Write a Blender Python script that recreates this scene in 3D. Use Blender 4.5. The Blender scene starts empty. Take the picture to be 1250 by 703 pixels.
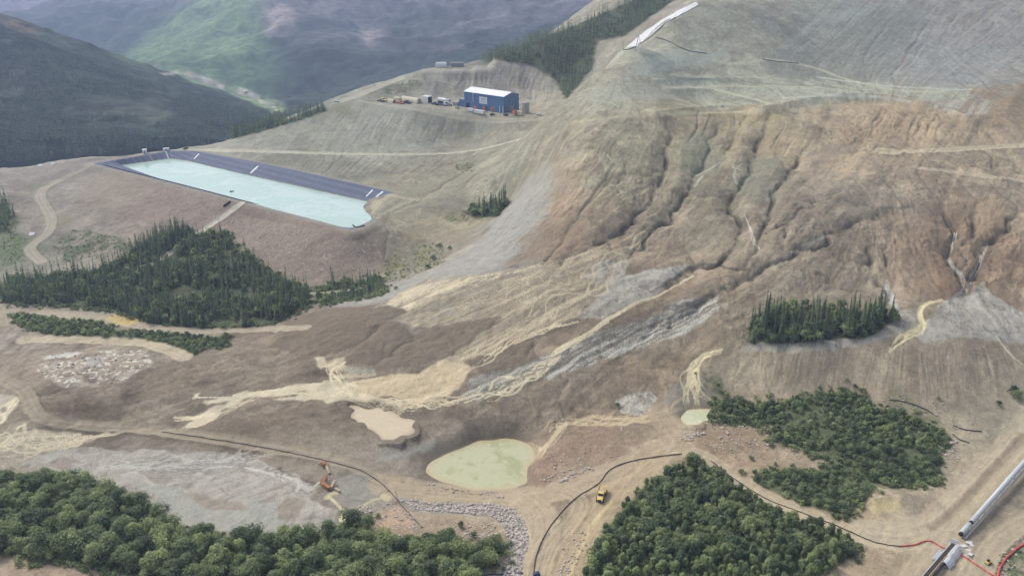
import bpy, bmesh, math, random
import numpy as np
from mathutils import Vector, Matrix

random.seed(7)
RNG = np.random.default_rng(7)
scn = bpy.context.scene
COL = scn.collection

# ------------------------------------------------------------------ camera, sky, sun, exposure
PW, PH, F = 1250.0, 703.0, 1082.0          # photograph size and focal length in its pixels
PITCH = math.radians(21.5)
CAMZ = 250.0
cam_d = bpy.data.cameras.new('camera')
cam = bpy.data.objects.new('camera', cam_d)
COL.objects.link(cam)
cam.location = (0, 0, CAMZ)
cam.rotation_euler = (math.pi / 2 - PITCH, 0, 0)
cam_d.sensor_width = 36.0
cam_d.lens = 36.0 * F / PW
cam_d.clip_end = 40000
cam_d.clip_start = 1.0
scn.camera = cam

SUN_EL, SUN_AZ = 48.0, -52.0               # degrees; azimuth measured from +Y towards +X
w = bpy.data.worlds.new('World')
scn.world = w
w.use_nodes = True
nt = w.node_tree
bgn = nt.nodes['Background']
sky = nt.nodes.new('ShaderNodeTexSky')
sky.sky_type = 'NISHITA'
sky.sun_disc = False
sky.sun_elevation = math.radians(SUN_EL)
sky.sun_rotation = math.radians(SUN_AZ)
sky.air_density = 1.0
sky.dust_density = 3.0
sky.ozone_density = 1.0
bw = nt.nodes.new('ShaderNodeRGBToBW'); mxs = nt.nodes.new('ShaderNodeMix'); mxs.data_type = 'RGBA'   # high thin cloud greys the sky
mxs.inputs['Factor'].default_value = .62
nt.links.new(sky.outputs[0], bw.inputs[0]); nt.links.new(sky.outputs[0], mxs.inputs['A']); nt.links.new(bw.outputs[0], mxs.inputs['B'])
nt.links.new(mxs.outputs['Result'], bgn.inputs['Color'])
bgn.inputs['Strength'].default_value = 0.13
sl = bpy.data.lights.new('sun', 'SUN')
sl.energy = 1.05
sl.angle = math.radians(18)
sl.color = (1.0, 0.95, 0.86)
sun = bpy.data.objects.new('sun', sl)
COL.objects.link(sun)
sdir = Vector((math.sin(math.radians(SUN_AZ)) * math.cos(math.radians(SUN_EL)),
               math.cos(math.radians(SUN_AZ)) * math.cos(math.radians(SUN_EL)), math.sin(math.radians(SUN_EL))))
sun.rotation_euler = sdir.to_track_quat('Z', 'Y').to_euler()
scn.view_settings.view_transform = 'Standard'
scn.view_settings.look = 'None'
scn.view_settings.gamma = 1.0
scn.view_settings.exposure = 0.92
scn.render.engine = 'CYCLES'
scn.cycles.use_denoising = True
scn.cycles.max_bounces = 6
scn.cycles.diffuse_bounces = 3
scn.cycles.volume_bounces = 1
scn.cycles.transparent_max_bounces = 8

# ------------------------------------------------------------------ small numeric helpers
CP, SP = math.cos(PITCH), math.sin(PITCH)

def rays(uv):
    uv = np.asarray(uv, float).reshape(-1, 2)
    dx = (uv[:, 0] - PW / 2) / F
    dy = (PH / 2 - uv[:, 1]) / F
    return np.stack([dx, CP + dy * SP, -SP + dy * CP], 1)     # forward component 1

def plane_hit(u, v, z):
    d = rays([(u, v)])[0]
    t = (z - CAMZ) / d[2]
    return np.array([d[0] * t, d[1] * t, z])

def y_hit(u, v, y):
    d = rays([(u, v)])[0]
    t = y / d[1]
    return np.array([d[0] * t, y, CAMZ + d[2] * t])

def lin(c):
    c = np.asarray(c, float) / 255.0
    return np.where(c <= 0.04045, c / 12.92, ((c + 0.055) / 1.055) ** 2.4)

LIGHT = 1.12                                # how bright a white diffuse sheet comes out
def alb(c):
    return np.clip(lin(c) / LIGHT, 0, 0.88)

_T = [np.random.default_rng(100 + i).random((256, 256)).astype(np.float32) for i in range(12)]

def vnoise(x, y, seed=0):
    T = _T[seed % 12]
    x = x + seed * 17.3; y = y + seed * 41.7
    xi = np.floor(x).astype(np.int32); yi = np.floor(y).astype(np.int32)
    fx = (x - xi).astype(np.float32); fy = (y - yi).astype(np.float32)
    fx = fx * fx * (3 - 2 * fx); fy = fy * fy * (3 - 2 * fy)
    x0 = xi & 255; x1 = (xi + 1) & 255; y0 = yi & 255; y1 = (yi + 1) & 255
    a = T[x0, y0]; b = T[x1, y0]; c = T[x0, y1]; d = T[x1, y1]
    return (a + (b - a) * fx) * (1 - fy) + (c + (d - c) * fx) * fy

def fbm(x, y, scale, octs=4, seed=0, gain=0.5):
    """zero-mean fractal noise, about -1..1"""
    s = 0; amp = 1; tot = 0; f = 1.0 / scale
    for o in range(octs):
        s = s + amp * (vnoise(x * f, y * f, seed + o * 3) * 2 - 1)
        tot += amp; amp *= gain; f *= 2.03
    return s / tot * 1.6

def sstep(a, b, x):
    t = np.clip((x - a) / (b - a), 0, 1)
    return t * t * (3 - 2 * t)

class RBF:
    def __init__(self, P, Z, c):
        P = np.asarray(P, float); self.P = P; self.c = c; n = len(P)
        A = np.zeros((n + 3, n + 3))
        A[:n, :n] = self.phi(np.linalg.norm(P[:, None] - P[None], axis=2))
        A[:n, n] = 1; A[:n, n + 1:] = P; A[n, :n] = 1; A[n + 1:, :n] = P.T
        A[:n, :n] -= np.eye(n) * c * 0.02
        self.w = np.linalg.solve(A, np.concatenate([Z, [0, 0, 0]]))
    def phi(self, r):
        return -np.sqrt(r * r + self.c ** 2)
    def __call__(self, x, y):
        sh = x.shape; x = x.ravel(); y = y.ravel(); out = np.empty(len(x)); n = len(self.P)
        for s in range(0, len(x), 20000):
            X = np.stack([x[s:s + 20000], y[s:s + 20000]], 1)
            r = np.sqrt(((X[:, None] - self.P[None]) ** 2).sum(2))
            out[s:s + 20000] = self.phi(r) @ self.w[:n] + self.w[n] + X @ self.w[n + 1:]
        return out.reshape(sh)

def bilin(G, a, j):
    na, nj = G.shape[:2]
    a = np.clip(a, 0, na - 1.001); j = np.clip(j, 0, nj - 1.001)
    ai = a.astype(int); ji = j.astype(int); fa = a - ai; fj = j - ji
    if G.ndim == 3: fa = fa[..., None]; fj = fj[..., None]
    return (G[ai, ji] * (1 - fa) + G[ai + 1, ji] * fa) * (1 - fj) + (G[ai, ji + 1] * (1 - fa) + G[ai + 1, ji + 1] * fa) * fj

class Fan:
    """a terrain sheet on a fan of bearings and growing ranges round the origin"""
    def __init__(self, az0, az1, na, r0, r1, nr):
        self.az0, self.da = az0, (az1 - az0) / (na - 1)
        self.r0, self.k = r0, math.log(r1 / r0) / (nr - 1)
        self.na, self.nr = na, nr; self.rmax = r1 * 1.1
        az = az0 + self.da * np.arange(na); r = r0 * np.exp(self.k * np.arange(nr))
        self.X = (np.sin(az)[:, None] * r[None]).astype(np.float32)
        self.Y = (np.cos(az)[:, None] * r[None]).astype(np.float32)
    def idx(self, x, y):
        return (np.arctan2(x, y) - self.az0) / self.da, np.log(np.maximum(np.hypot(x, y), 1e-3) / self.r0) / self.k
    def base(self, rbf, step=6):
        a = np.arange(0, self.na + step, step); j = np.arange(0, self.nr + step, step)
        az = self.az0 + self.da * a; r = self.r0 * np.exp(self.k * j)
        G = rbf(np.sin(az)[:, None] * r[None], np.cos(az)[:, None] * r[None])
        A, J = np.meshgrid(np.arange(self.na) / step, np.arange(self.nr) / step, indexing='ij')
        return bilin(G, A, J)
    def z(self, x, y):
        return bilin(self.Z, *self.idx(np.asarray(x, float), np.asarray(y, float)))
    def hit(self, uv):
        """first ground point seen through photo pixels"""
        d = rays(uv); n = len(d); t = np.full(n, 2000.0)
        ts = self.r0 * 0.95 * np.exp(np.linspace(0, math.log(self.rmax / self.r0 / 0.95), 420))
        live = np.arange(n); prev = np.ones(n); tp = ts[0]
        for tt in ts:
            p = d[live] * tt
            g = CAMZ + p[:, 2] - self.z(p[:, 0], p[:, 1])
            c = g <= 0
            if c.any():
                h = live[c]; lo = np.full(len(h), tp); hi = np.full(len(h), tt)
                for _ in range(6):
                    md = (lo + hi) / 2; q = d[h] * md[:, None]
                    up = CAMZ + q[:, 2] - self.z(q[:, 0], q[:, 1]) > 0
                    lo = np.where(up, md, lo); hi = np.where(up, hi, md)
                t[h] = hi; live = live[~c]
                if len(live) == 0: break
            tp = tt
        p = d * t[:, None]; p[:, 2] += CAMZ
        return p

# ------------------------------------------------------------------ near terrain: control heights
G = Fan(-0.75, 0.75, 1560, 195.0, 1560.0, 1420)
CPY = [   # photo pixel and forward range: the height follows
 (700,790,262),(700,703,303),(700,650,331),(700,600,363),(700,560,390),(700,500,430),(700,450,458),(700,400,492),(700,350,528),(700,320,552),(700,300,570),(700,250,622),(700,200,680),(700,170,725),(700,150,765),(705,118,830),
 (1000,790,262),(1000,703,303),(1000,640,335),(1000,600,360),(1000,550,392),(1000,500,428),(1000,480,441),(1000,420,467),(1000,400,487),(1000,385,500),(1000,345,528),(1000,300,560),(1000,281,578),(1000,250,612),(1000,200,680),(1000,165,735),(1000,130,800),(1000,110,865),(1000,90,925),(1000,50,1010),(1000,0,1110),(1000,-60,1260),
 (1240,790,262),(1240,703,303),(1240,600,360),(1240,540,400),(1240,500,427),(1240,430,472),(1240,400,492),(1240,350,530),(1240,300,568),(1240,230,640),(1240,200,690),(1230,185,712),(1240,150,765),(1240,110,850),(1240,60,985),(1240,0,1100),(1240,-60,1250),
 (850,703,303),(850,640,338),(850,600,362),(850,550,393),(850,500,428),(850,450,456),(850,420,478),(850,380,505),(850,350,528),(850,300,577),(850,250,628),(850,200,692),(850,160,758),(850,140,797),(850,125,850),(850,100,900),(850,60,960),(850,30,1010),(850,0,1085),
 (300,790,262),(300,703,300),(300,650,330),(300,600,362),(300,560,392),(300,526,412),(300,500,432),(300,450,480),(300,425,513),(300,400,550),(300,380,575),(300,340,640),(300,320,660),(300,260,740),
 (50,790,262),(50,703,300),(50,650,331),(50,600,364),(50,560,395),(50,520,418),(50,470,460),(50,440,493),(50,410,533),(50,380,575),(50,330,655),(50,300,705),(50,260,770),(50,230,830),(50,210,874),
 (-120,703,300),(-120,600,364),(-120,500,437),(-120,410,533),(-120,330,655),(-120,260,765),(-120,220,830),
 (150,600,363),(150,560,394),(150,370,590),(150,300,700),(150,270,745),(150,240,800),(150,215,852),
 (440,703,300),(470,650,330),(480,600,363),(480,572,380),(465,535,403),(470,500,428),(470,440,475),(460,400,512),(450,378,540),
 (400,345,618),(430,345,620),(480,330,640),(480,300,675),(480,270,717),(390,380,560),
 (560,340,556),(577,305,622),(520,336,598),(605,268,680),(640,250,655),(605,245,748),(560,250,752),(625,250,705),(560,200,878),(620,185,830),(645,162,835),(560,185,925),(560,158,985),(500,155,975),(500,185,915),(440,183,916),(430,150,985),
 (590,400,500),(590,440,470),(590,480,441),(590,520,415),(560,370,528),
 (780,60,905),(762,60,915),(720,95,865),(690,128,815),(660,152,810),(815,25,1012),(855,0,1060),
 (700,90,1150),(640,100,1122),(560,92,1128),(600,75,1160),(560,80,1165),(700,60,1190),(720,25,1250),(800,5,1310),(760,-20,1340),(650,55,1200),
 (600,160,962),(480,140,1000),(450,105,1108),(490,93,1128),(530,83,1140),(430,112,1095),(395,127,1072),(300,163,985),(350,145,1030),
 (230,181,955),(180,187,945),(110,195,905),(60,200,890),(0,206,872),(-100,215,850),
 (1100,415,470),(1180,410,478),(1120,345,530),(1060,600,360),(1150,540,400),(920,520,416),(1060,520,414),(920,300,560),(1100,250,615),(1100,180,715),(1120,130,805),(1120,60,985),
 (780,540,400),(640,540,405),(560,560,393),
]
CPX = [  # hidden ground: x, y, z
 (-430,1010,-5),(-300,1060,5),(-230,1130,25),(-520,960,-15),(-620,860,-10),(-760,1000,-60),(-330,1300,-70),(-190,1250,20),(-120,1300,30),(-60,1330,40),(0,1400,70),
 (-560,1250,-80),(60,1420,110),(160,1440,150),(220,1480,165),(60,900,80),(40,960,76),(95,1000,92),(130,1070,110),(190,1160,150),(280,1250,190),
 (-600,400,0),(-750,600,8),(600,420,8),(800,700,60),(900,1000,140),(1000,1300,220),(600,1350,235),(700,600,40),(300,1400,210),(-30,1080,72),(-60,1060,72),(10,1060,72),
]
P3 = [y_hit(*c) for c in CPY] + [np.array(c, float) for c in CPX]
# building pad and pond surroundings at known heights
for u, v in [(470,128),(520,130),(570,134),(620,140),(650,143),(480,124),(540,121),(600,118)]:
    P3.append(plane_hit(u, v, 72))
RIM = [(112,200,34),(170,214,34),(230,229,34),(300,247,34),(370,265,34),(430,281,33),(452,272,31.5),(462,252,32.5),(481,235.5,38),(420,221.5,38),(356,207.5,38),(300,196,37),(238,185,35.6),(206,184,34.8),(180,189,34.6),(126,198,34.2)]
RIMW = np.array([plane_hit(*r) for r in RIM])
P3 += list(RIMW)
P3 = np.array(P3)
# drop control points that fall on top of one another
keep = []
for i, p in enumerate(P3):
    if all(np.hypot(*(P3[k][:2] - p[:2])) > 5 for k in keep): keep.append(i)
P3 = P3[keep]
G.Z = G.base(RBF(P3[:, :2], P3[:, 2], 14.0)).astype(np.float32)

A_, J_ = None, None
CELLA = G.da * np.hypot(G.X, G.Y)           # metres per column / row
CELLR = G.k * np.hypot(G.X, G.Y)

def to_idx(pts):
    a, j = G.idx(pts[:, 0], pts[:, 1]); return np.stack([a, j], 1)

def densify(px, step=6.0, closed=True):
    px = np.asarray(px, float); out = []
    n = len(px)
    for i in range(n if closed else n - 1):
        a, b = px[i], px[(i + 1) % n]
        m = max(1, int(np.linalg.norm(b - a) / step))
        out += [a + (b - a) * t / m for t in range(m)]
    if not closed: out.append(px[-1])
    return np.array(out)

def smooth_line(px, it=2):
    p = np.asarray(px, float)
    for _ in range(it):
        q = [p[0]]
        for i in range(len(p) - 1):
            q += [p[i] * .75 + p[i + 1] * .25, p[i] * .25 + p[i + 1] * .75]
        q.append(p[-1]); p = np.array(q)
    return p

def crop(M, pad=0):
    a = np.flatnonzero(M.any(1)); j = np.flatnonzero(M.any(0))
    if len(a) == 0: return None
    return (slice(max(a[0] - pad, 0), min(a[-1] + pad + 1, M.shape[0])), slice(max(j[0] - pad, 0), min(j[-1] + pad + 1, M.shape[1])))

def box(M, n=1, it=1):
    sl_ = crop(M, n * it + 1)
    if sl_ is None: return M
    out = np.zeros_like(M, dtype=np.float32); out[sl_] = box_full(M[sl_], n, it); return out

def box_full(M, n=1, it=1):
    for _ in range(it):
        for ax in (0, 1):
            c = np.cumsum(np.pad(M, [(n + 1, n) if k == ax else (0, 0) for k in (0, 1)], mode='edge'), axis=ax, dtype=np.float64)
            L = M.shape[ax]
            M = ((np.take(c, np.arange(2 * n + 1, 2 * n + 1 + L), ax) - np.take(c, np.arange(L), ax)) / (2 * n + 1)).astype(np.float32)
    return M

WARP = None
def fill_idx(poly, rough=0.0):
    """mask of the grid points inside an outline given in grid indices; rough wobbles the edge by that many metres"""
    M = np.zeros((G.na, G.nr), np.float32)
    a0, j0 = np.floor(poly.min(0)).astype(int) - 30; a1, j1 = np.ceil(poly.max(0)).astype(int) + 30
    a0, j0 = max(a0, 0), max(j0, 0); a1, j1 = min(a1, G.na), min(j1, G.nr)
    if a1 <= a0 or j1 <= j0: return M
    A, J = np.meshgrid(np.arange(a0, a1, dtype=np.float32), np.arange(j0, j1, dtype=np.float32), indexing='ij')
    if rough:
        A = A + WARP[0][a0:a1, j0:j1] * rough / CELLA[a0:a1, j0:j1]
        J = J + WARP[1][a0:a1, j0:j1] * rough / CELLR[a0:a1, j0:j1]
    ins = np.zeros(A.shape, bool)
    n = len(poly)
    for i in range(n):
        x0, y0 = poly[i]; x1, y1 = poly[(i + 1) % n]
        if y0 == y1: continue
        ins ^= ((y0 > J) != (y1 > J)) & (A < (x1 - x0) * (J - y0) / (y1 - y0) + x0)
    M[a0:a1, j0:j1] = ins
    return M

def fill(px, rough=2.0, soft=1):
    M = fill_idx(to_idx(G.hit(densify(px, 8))), rough)
    return box(M, soft) if soft else M

def stroke_w(pts, width, M=None, prof=1.0, val=None):
    """stamp a line of world points; width is the half width in metres (number or one per point)"""
    if M is None: M = np.zeros((G.na, G.nr), np.float32)
    seg = np.linalg.norm(np.diff(pts[:, :2], axis=0), axis=1); L = np.concatenate([[0], np.cumsum(seg)])
    n = max(2, int(L[-1] / 0.45)); s = np.linspace(0, L[-1], n)
    x = np.interp(s, L, pts[:, 0]); y = np.interp(s, L, pts[:, 1])
    W = np.interp(s, L, width) if np.ndim(width) else np.full(n, float(width))
    V = np.ones(n) if val is None else np.interp(s / max(L[-1], 1e-6), np.linspace(0, 1, len(val)), val)
    a, j = G.idx(x, y)
    ok = (a > 2) & (a < G.na - 3) & (j > 2) & (j < G.nr - 3)
    if not ok.any(): return M
    a, j, W, V = a[ok], j[ok], W[ok], V[ok]
    ai = np.round(a).astype(int); ji = np.round(j).astype(int)
    ca = CELLA[ai, ji]; cr = CELLR[ai, ji]
    ra = int(np.ceil((W / ca).max())); rj = int(np.ceil((W / cr).max()))
    for da in range(-ra, ra + 1):
        for dj in range(-rj, rj + 1):
            d = np.hypot((ai + da - a) * ca, (ji + dj - j) * cr) / np.maximum(W, 0.3)
            m = (d < 1)
            if not m.any(): continue
            aa = np.clip(ai[m] + da, 0, G.na - 1); jj = np.clip(ji[m] + dj, 0, G.nr - 1)
            np.maximum.at(M, (aa, jj), ((1 - d[m]) ** prof * V[m]).astype(np.float32))
    return M

def line_w(px, it=2, wander=0.0, seed=0):
    p = G.hit(densify(smooth_line(px, it), 3, False))
    if wander:
        s = np.arange(len(p)) * 0.37 + seed * 9.1
        p[:, 0] += wander * (vnoise(s, s * 0 + seed, 2) * 2 - 1) * 1.5
        p[:, 1] += wander * (vnoise(s, s * 0 + seed + 5.5, 5) * 2 - 1) * 1.5
    return p

def stroke(px, width, M=None, prof=1.0, it=2, wander=0.0, seed=0, val=None):
    return stroke_w(line_w(px, it, wander, seed), width, M, prof, val)

X, Y = G.X, G.Y
WARP = (fbm(X, Y, 9, 3, 1), fbm(X, Y, 9, 3, 4))
PTS_ALL = {}

# ------------------------------------------------------------------ directions of flow (photo pixels, down-flow)
FLOW = [(700,200,-35,60),(640,260,-40,70),(800,200,-30,60),(900,200,-30,60),(860,250,-40,55),(760,290,-50,35),(930,260,-35,60),(1000,240,-50,45),(1050,200,-30,40),(1100,270,10,50),(1180,260,-25,55),(1160,300,10,60),(1220,300,-30,45),
 (620,340,-60,16),(700,340,-60,25),(760,350,-60,25),(850,330,-60,25),(560,370,-60,18),(640,400,-50,30),(720,410,-60,30),(820,390,-60,26),(520,400,-55,25),(560,450,-55,25),(500,470,-60,8),(640,460,-60,22),(430,450,-60,5),(350,470,-60,10),
 (430,400,-50,30),(250,490,-60,18),(150,510,-60,14),(60,530,-60,4),(200,460,-60,20),(50,430,-30,30),
 (950,360,-40,30),(900,400,-55,25),(1050,150,-20,40),(1120,160,-25,40),(1200,140,-25,40),(950,130,-20,40),(900,110,60,8),(1000,115,60,8),(800,110,60,4),(1180,95,-50,40),(1100,60,-60,45),(1200,40,-60,45),(1000,50,-60,40),(900,50,-60,30),(830,80,-60,10),
 (1150,400,-25,30),(1200,400,30,40),(1000,450,-8,40),(1150,455,5,40),(950,450,-12,40),(780,470,-40,30),(700,490,-30,30),(840,480,-20,40),(820,550,-50,20),(720,560,-60,10),(680,620,-20,60),(600,520,-40,30),(540,540,-50,30),
 (450,160,-30,40),(520,160,-30,40),(380,160,-30,35),(560,210,-45,40),(480,215,-40,30),(300,220,-10,30),(200,260,-10,30),(350,300,-10,35),(100,240,-20,30),(450,300,0,30),(540,280,-20,30),(520,250,-60,15),
 (200,570,-60,10),(300,580,-60,20),(330,620,-60,20),(120,570,-60,10),(1150,640,-40,50),(1200,580,-45,45),(1050,640,-60,-15),(950,610,-60,-25),(640,110,0,40),(560,95,-10,40),(770,80,-40,50),(700,130,-30,40),(900,540,-30,30),(480,560,30,20),(540,620,30,8)]
fp = G.hit([f[:2] for f in FLOW]); fq = G.hit([(f[0] + f[2] * .12, f[1] + f[3] * .12) for f in FLOW])
fi = to_idx(fp); fd = to_idx(fq) - fi
fd /= np.linalg.norm(fd, axis=1)[:, None] + 1e-9
ST = 10
ga, gj = np.meshgrid(np.arange(0, G.na + ST, ST), np.arange(0, G.nr + ST, ST), indexing='ij')
num = np.zeros(ga.shape + (2,)); den = np.zeros(ga.shape)
for (a, j), d in zip(fi, fd):
    wgt = 1.0 / (((ga - a) ** 2 + (gj - j) ** 2) + 60) ** 1.6
    num += wgt[..., None] * d; den += wgt
FD = num / den[..., None]
FD /= np.linalg.norm(FD, axis=2)[..., None] + 1e-9
AI, JI = np.meshgrid(np.arange(G.na, dtype=np.float32), np.arange(G.nr, dtype=np.float32), indexing='ij')
FD = bilin(FD, AI / ST, JI / ST).astype(np.float32)
FD /= np.linalg.norm(FD, axis=2)[..., None] + 1e-9

def streaks(N, steps, h=1.0):
    """average a noise field along the flow: streaks that run down the slopes"""
    acc = N.copy()
    for sgn in (1, -1):
        a = AI.copy(); j = JI.copy()
        for s in range(steps):
            ai = np.clip(a, 0, G.na - 1).astype(np.int32); ji = np.clip(j, 0, G.nr - 1).astype(np.int32)
            f = FD[ai, ji]
            a += sgn * h * f[..., 0]; j += sgn * h * f[..., 1]
            acc += N[np.clip(a + .5, 0, G.na - 1).astype(np.int32), np.clip(j + .5, 0, G.nr - 1).astype(np.int32)]
    acc -= acc.mean(); acc /= acc.std() + 1e-9
    return acc

N0 = RNG.random((G.na, G.nr)).astype(np.float32)
FINE = streaks(N0, 11, 1.6)
COARSE = streaks(box(N0[::-1].copy(), 2, 2), 16, 3.5)
LONG = .6 * streaks(box(N0[:, ::-1].copy(), 1, 1), 26, 2.2) + .75 * streaks(N0[::-1, ::-1].copy(), 24, 1.6)

# ------------------------------------------------------------------ shaping the near terrain
def flatten(px_or_w, z, blend, world=False):
    pw = px_or_w if world else np.array([plane_hit(u, v, z) for u, v in px_or_w])
    M = box(fill_idx(to_idx(pw)), blend, 2)
    G.Z = G.Z * (1 - M) + z * M

# undulation and gullies
slope_zone = fill([(470,372),(520,338),(620,330),(560,250),(640,180),(700,120),(860,130),(1260,130),(1260,420),(1080,345),(900,420),(760,520),(640,530),(520,520),(330,500),(0,540),(0,400),(330,410)], 0, 12)
G.Z += (slope_zone * (fbm(X, Y, 70, 3, 2) * 2.2) + fbm(X, Y, 22, 4, 5) * 0.55 * (0.35 + slope_zone)).astype(np.float32)

GUL = [  # outline, half width, depth
 ([(880,150),(862,185),(850,218),(822,261),(800,278),(789,288),(769,312),(752,322)], 7.5, 5.5),
 ([(818,150),(812,190),(806,220),(786,247),(765,275),(742,290),(721,299),(683,317)], 8.5, 6.0),
 ([(935,140),(925,180),(908,220),(886,249),(905,264),(902,287),(884,317),(836,332),(800,350)], 8.5, 6.5),
 ([(990,170),(965,205),(951,225),(933,249),(937,278),(922,310),(895,330)], 7, 5.0),
 ([(1090,262),(1050,270),(1016,281),(991,299),(944,321),(915,339),(883,353),(840,380),(780,408)], 7, 5.0),
 ([(1020,235),(985,250),(955,272),(935,285)], 5, 3.0),
 ([(1150,240),(1160,270),(1167,288),(1160,317),(1174,339),(1171,362)], 10, 8.0),
 ([(1240,255),(1224,274),(1196,317),(1180,357)], 9, 7.0),
 ([(1195,235),(1190,270),(1180,300),(1175,335)], 8, 5.0),
 ([(1055,292),(1062,320),(1077,344),(1092,378)], 8, 4.5),
 ([(1085,295),(1082,320),(1080,344)], 6, 3.5),
 ([(905,145),(893,180),(878,205)], 5, 3.5),
 ([(770,180),(745,215),(715,250),(690,290),(660,322)], 4.5, 1.6),
 ([(735,200),(705,240),(690,265)], 3, 0.9),
 ([(840,225),(815,252),(795,262)], 3.5, 2.0),
 ([(980,255),(962,275),(958,300),(930,318)], 4, 2.5),
 ([(640,200),(622,222),(605,250)], 2.5, 0.8),
 ([(464,395),(450,412),(431,426)], 3, 1.8),([(534,404),(505,415),(482,430),(457,448)], 3.5, 2.2),
 ([(636,424),(600,438),(575,452)], 3.0, 1.8),([(656,414),(651,424),(640,440)], 2, 1.2),
 ([(690,470),(684,500),(680,520)], 2.5, 1.4),([(672,500),(662,520),(652,535)], 2.5, 1.4),
 ([(472,275),(474,295),(470,320)], 2.0, 1.2),
 ([(590,190),(560,215),(520,240),(480,262)], 3, 1.3),([(612,190),(580,215),(560,232)], 2.5, 1.3),
 ([(600,178),(575,196),(560,210)], 2.5, 1.2),
 ([(880,432),(858,438),(846,455),(838,475),(830,500)], 4, 1.6),
 ([(1149,366),(1127,371),(1120,385),(1129,400),(1106,411),(1084,430)], 3.5, 1.5),
 ([(240,520),(200,524),(150,523),(100,530)], 3, 1.2),([(345,575),(375,590),(392,598)], 3.5, 1.5),
 ([(290,562),(330,572),(360,588)], 2.5, 1.2),
]
CARVE = np.zeros((G.na, G.nr), np.float32); INNER = np.zeros((G.na, G.nr), np.float32)
for i, (pl, wd, dp) in enumerate(GUL):
    k = dp * .50
    stroke(pl, wd * 1.45, CARVE, prof=1.15, wander=2.2, seed=i, val=[k * .25, k, k, k, k * .5])
    stroke(pl, wd * .30, INNER, prof=.8, wander=3.2, seed=i, val=[.3, dp * .30, dp * .34, dp * .34, .5])
# side rills draining into the gullies from the amphitheatre rims
def rill_fan(px_top, px_bot, n, seed, dp=1.5, wd=2.5):
    global CARVE
    r = np.random.default_rng(seed); T = densify(px_top, 2, False); B = densify(px_bot, 2, False)
    for i in range(n):
        t = (i + r.random() * .8) / n
        a = T[int(t * (len(T) - 1))]; b = B[int(t * (len(B) - 1))]
        e = .55 + .45 * r.random(); q = a + (b - a) * e
        mid = (a + q) / 2 + r.normal(0, 2.5, 2)
        k = dp * (.25 + 1.2 * r.random() ** 2) * .8
        stroke([a, mid, q], wd * (.35 + .6 * r.random()), CARVE, prof=1.2, wander=1.3, seed=seed + i, val=[k * .4, k, k * .15])
CARVE *= np.clip(1 + .45 * fbm(X, Y, 16, 4, 6), .3, 1.5)
CARVE *= np.clip(1 + .55 * fbm(X, Y, 5, 4, 3, .6) * .5, .35, 1.6)
INNER *= np.clip(.62 + .9 * fbm(X, Y, 15, 4, 10), .08, 1.25)
CARVE += INNER
rill_fan([(1060,140),(1100,133),(1160,148),(1200,158)], [(1030,172),(1070,176),(1130,178),(1190,178)], 22, 11, 1.3, 2.2)
rill_fan([(1130,195),(1250,192)], [(1110,215),(1250,212)], 14, 12, 1.0, 2.2)
rill_fan([(800,140),(850,138),(900,136),(950,145),(990,165)], [(780,185),(835,190),(880,195),(930,190),(965,205)], 13, 13, 1.1, 2.4)
rill_fan([(890,428),(1000,425),(1100,425),(1220,425)], [(880,475),(990,470),(1100,480),(1230,485)], 34, 14, 0.5, 2.0)
rill_fan([(430,125),(500,137),(560,142)], [(390,180),(470,183),(540,186)], 40, 15, 0.7, 2.2)
rill_fan([(330,195),(440,190),(560,193)], [(330,203),(430,222),(500,236)], 34, 16, 0.7, 2.2)
rill_fan([(560,85),(600,78),(640,80),(670,95)], [(550,112),(600,116),(640,122),(660,130)], 30, 17, 2.2, 3.4)
rill_fan([(1150,5),(1250,0)], [(1080,105),(1200,100)], 30, 18, .7, 3.0)
rill_fan([(1050,5),(1150,5)], [(960,95),(1080,105)], 24, 19, .6, 2.6)
rill_fan([(1140,230),(1250,232)], [(1150,300),(1220,300)], 26, 20, .7, 2.4)
rill_fan([(1040,285),(1100,290)], [(1070,340),(1090,345)], 14, 21, .7, 2.0)
rill_fan([(690,150),(800,160)], [(640,300),(740,290)], 30, 22, 0.55, 2.0)
rill_fan([(650,165),(690,160)], [(545,330),(630,320)], 22, 23, 0.5, 2.0)
# running water: drops roll down the slopes and cut a branching net of rills
def drainage(Zs, n, steps, seed, zone):
    r = np.random.default_rng(seed); acc = np.zeros(G.na * G.nr, np.float32)
    dA, dJ = np.gradient(Zs); gxa = (dA / CELLA ** 2).astype(np.float32); gxj = (dJ / CELLR ** 2).astype(np.float32)
    a, j = np.nonzero(zone[::2, ::2] > .3); k = r.integers(len(a), size=n)
    a = a[k] * 2 + r.random(n) * 2; j = j[k] * 2 + r.random(n) * 2; va = np.zeros(n); vj = np.zeros(n)
    for t_ in range(steps):
        ai = np.clip(a, 0, G.na - 1).astype(np.int32); ji = np.clip(j, 0, G.nr - 1).astype(np.int32)
        da, dj = -gxa[ai, ji], -gxj[ai, ji]; L = np.hypot(da, dj) + 1e-9
        va = .45 * va + da / L; vj = .45 * vj + dj / L; L = np.hypot(va, vj) + 1e-9
        a = np.clip(a + va / L, 0, G.na - 1.01); j = np.clip(j + vj / L, 0, G.nr - 1.01)
        acc += np.bincount(a.astype(np.int32) * G.nr + j.astype(np.int32), minlength=G.na * G.nr)
    return acc.reshape(G.na, G.nr)
eroz = np.maximum(slope_zone, fill([(430,122),(560,142),(640,160),(600,240),(480,235),(300,190),(260,178)], 0, 4))
eroz = np.maximum(eroz, fill([(560,80),(640,78),(690,100),(690,128),(640,120),(545,115)], 0, 3))
eroz = np.maximum(eroz, fill([(880,425),(1250,425),(1250,480),(1150,485),(990,470),(880,475)], 0, 3))
eroz = np.maximum(eroz, fill([(760,70),(850,0),(1260,-20),(1260,130),(1120,126),(700,125)], 0, 6))
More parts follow.
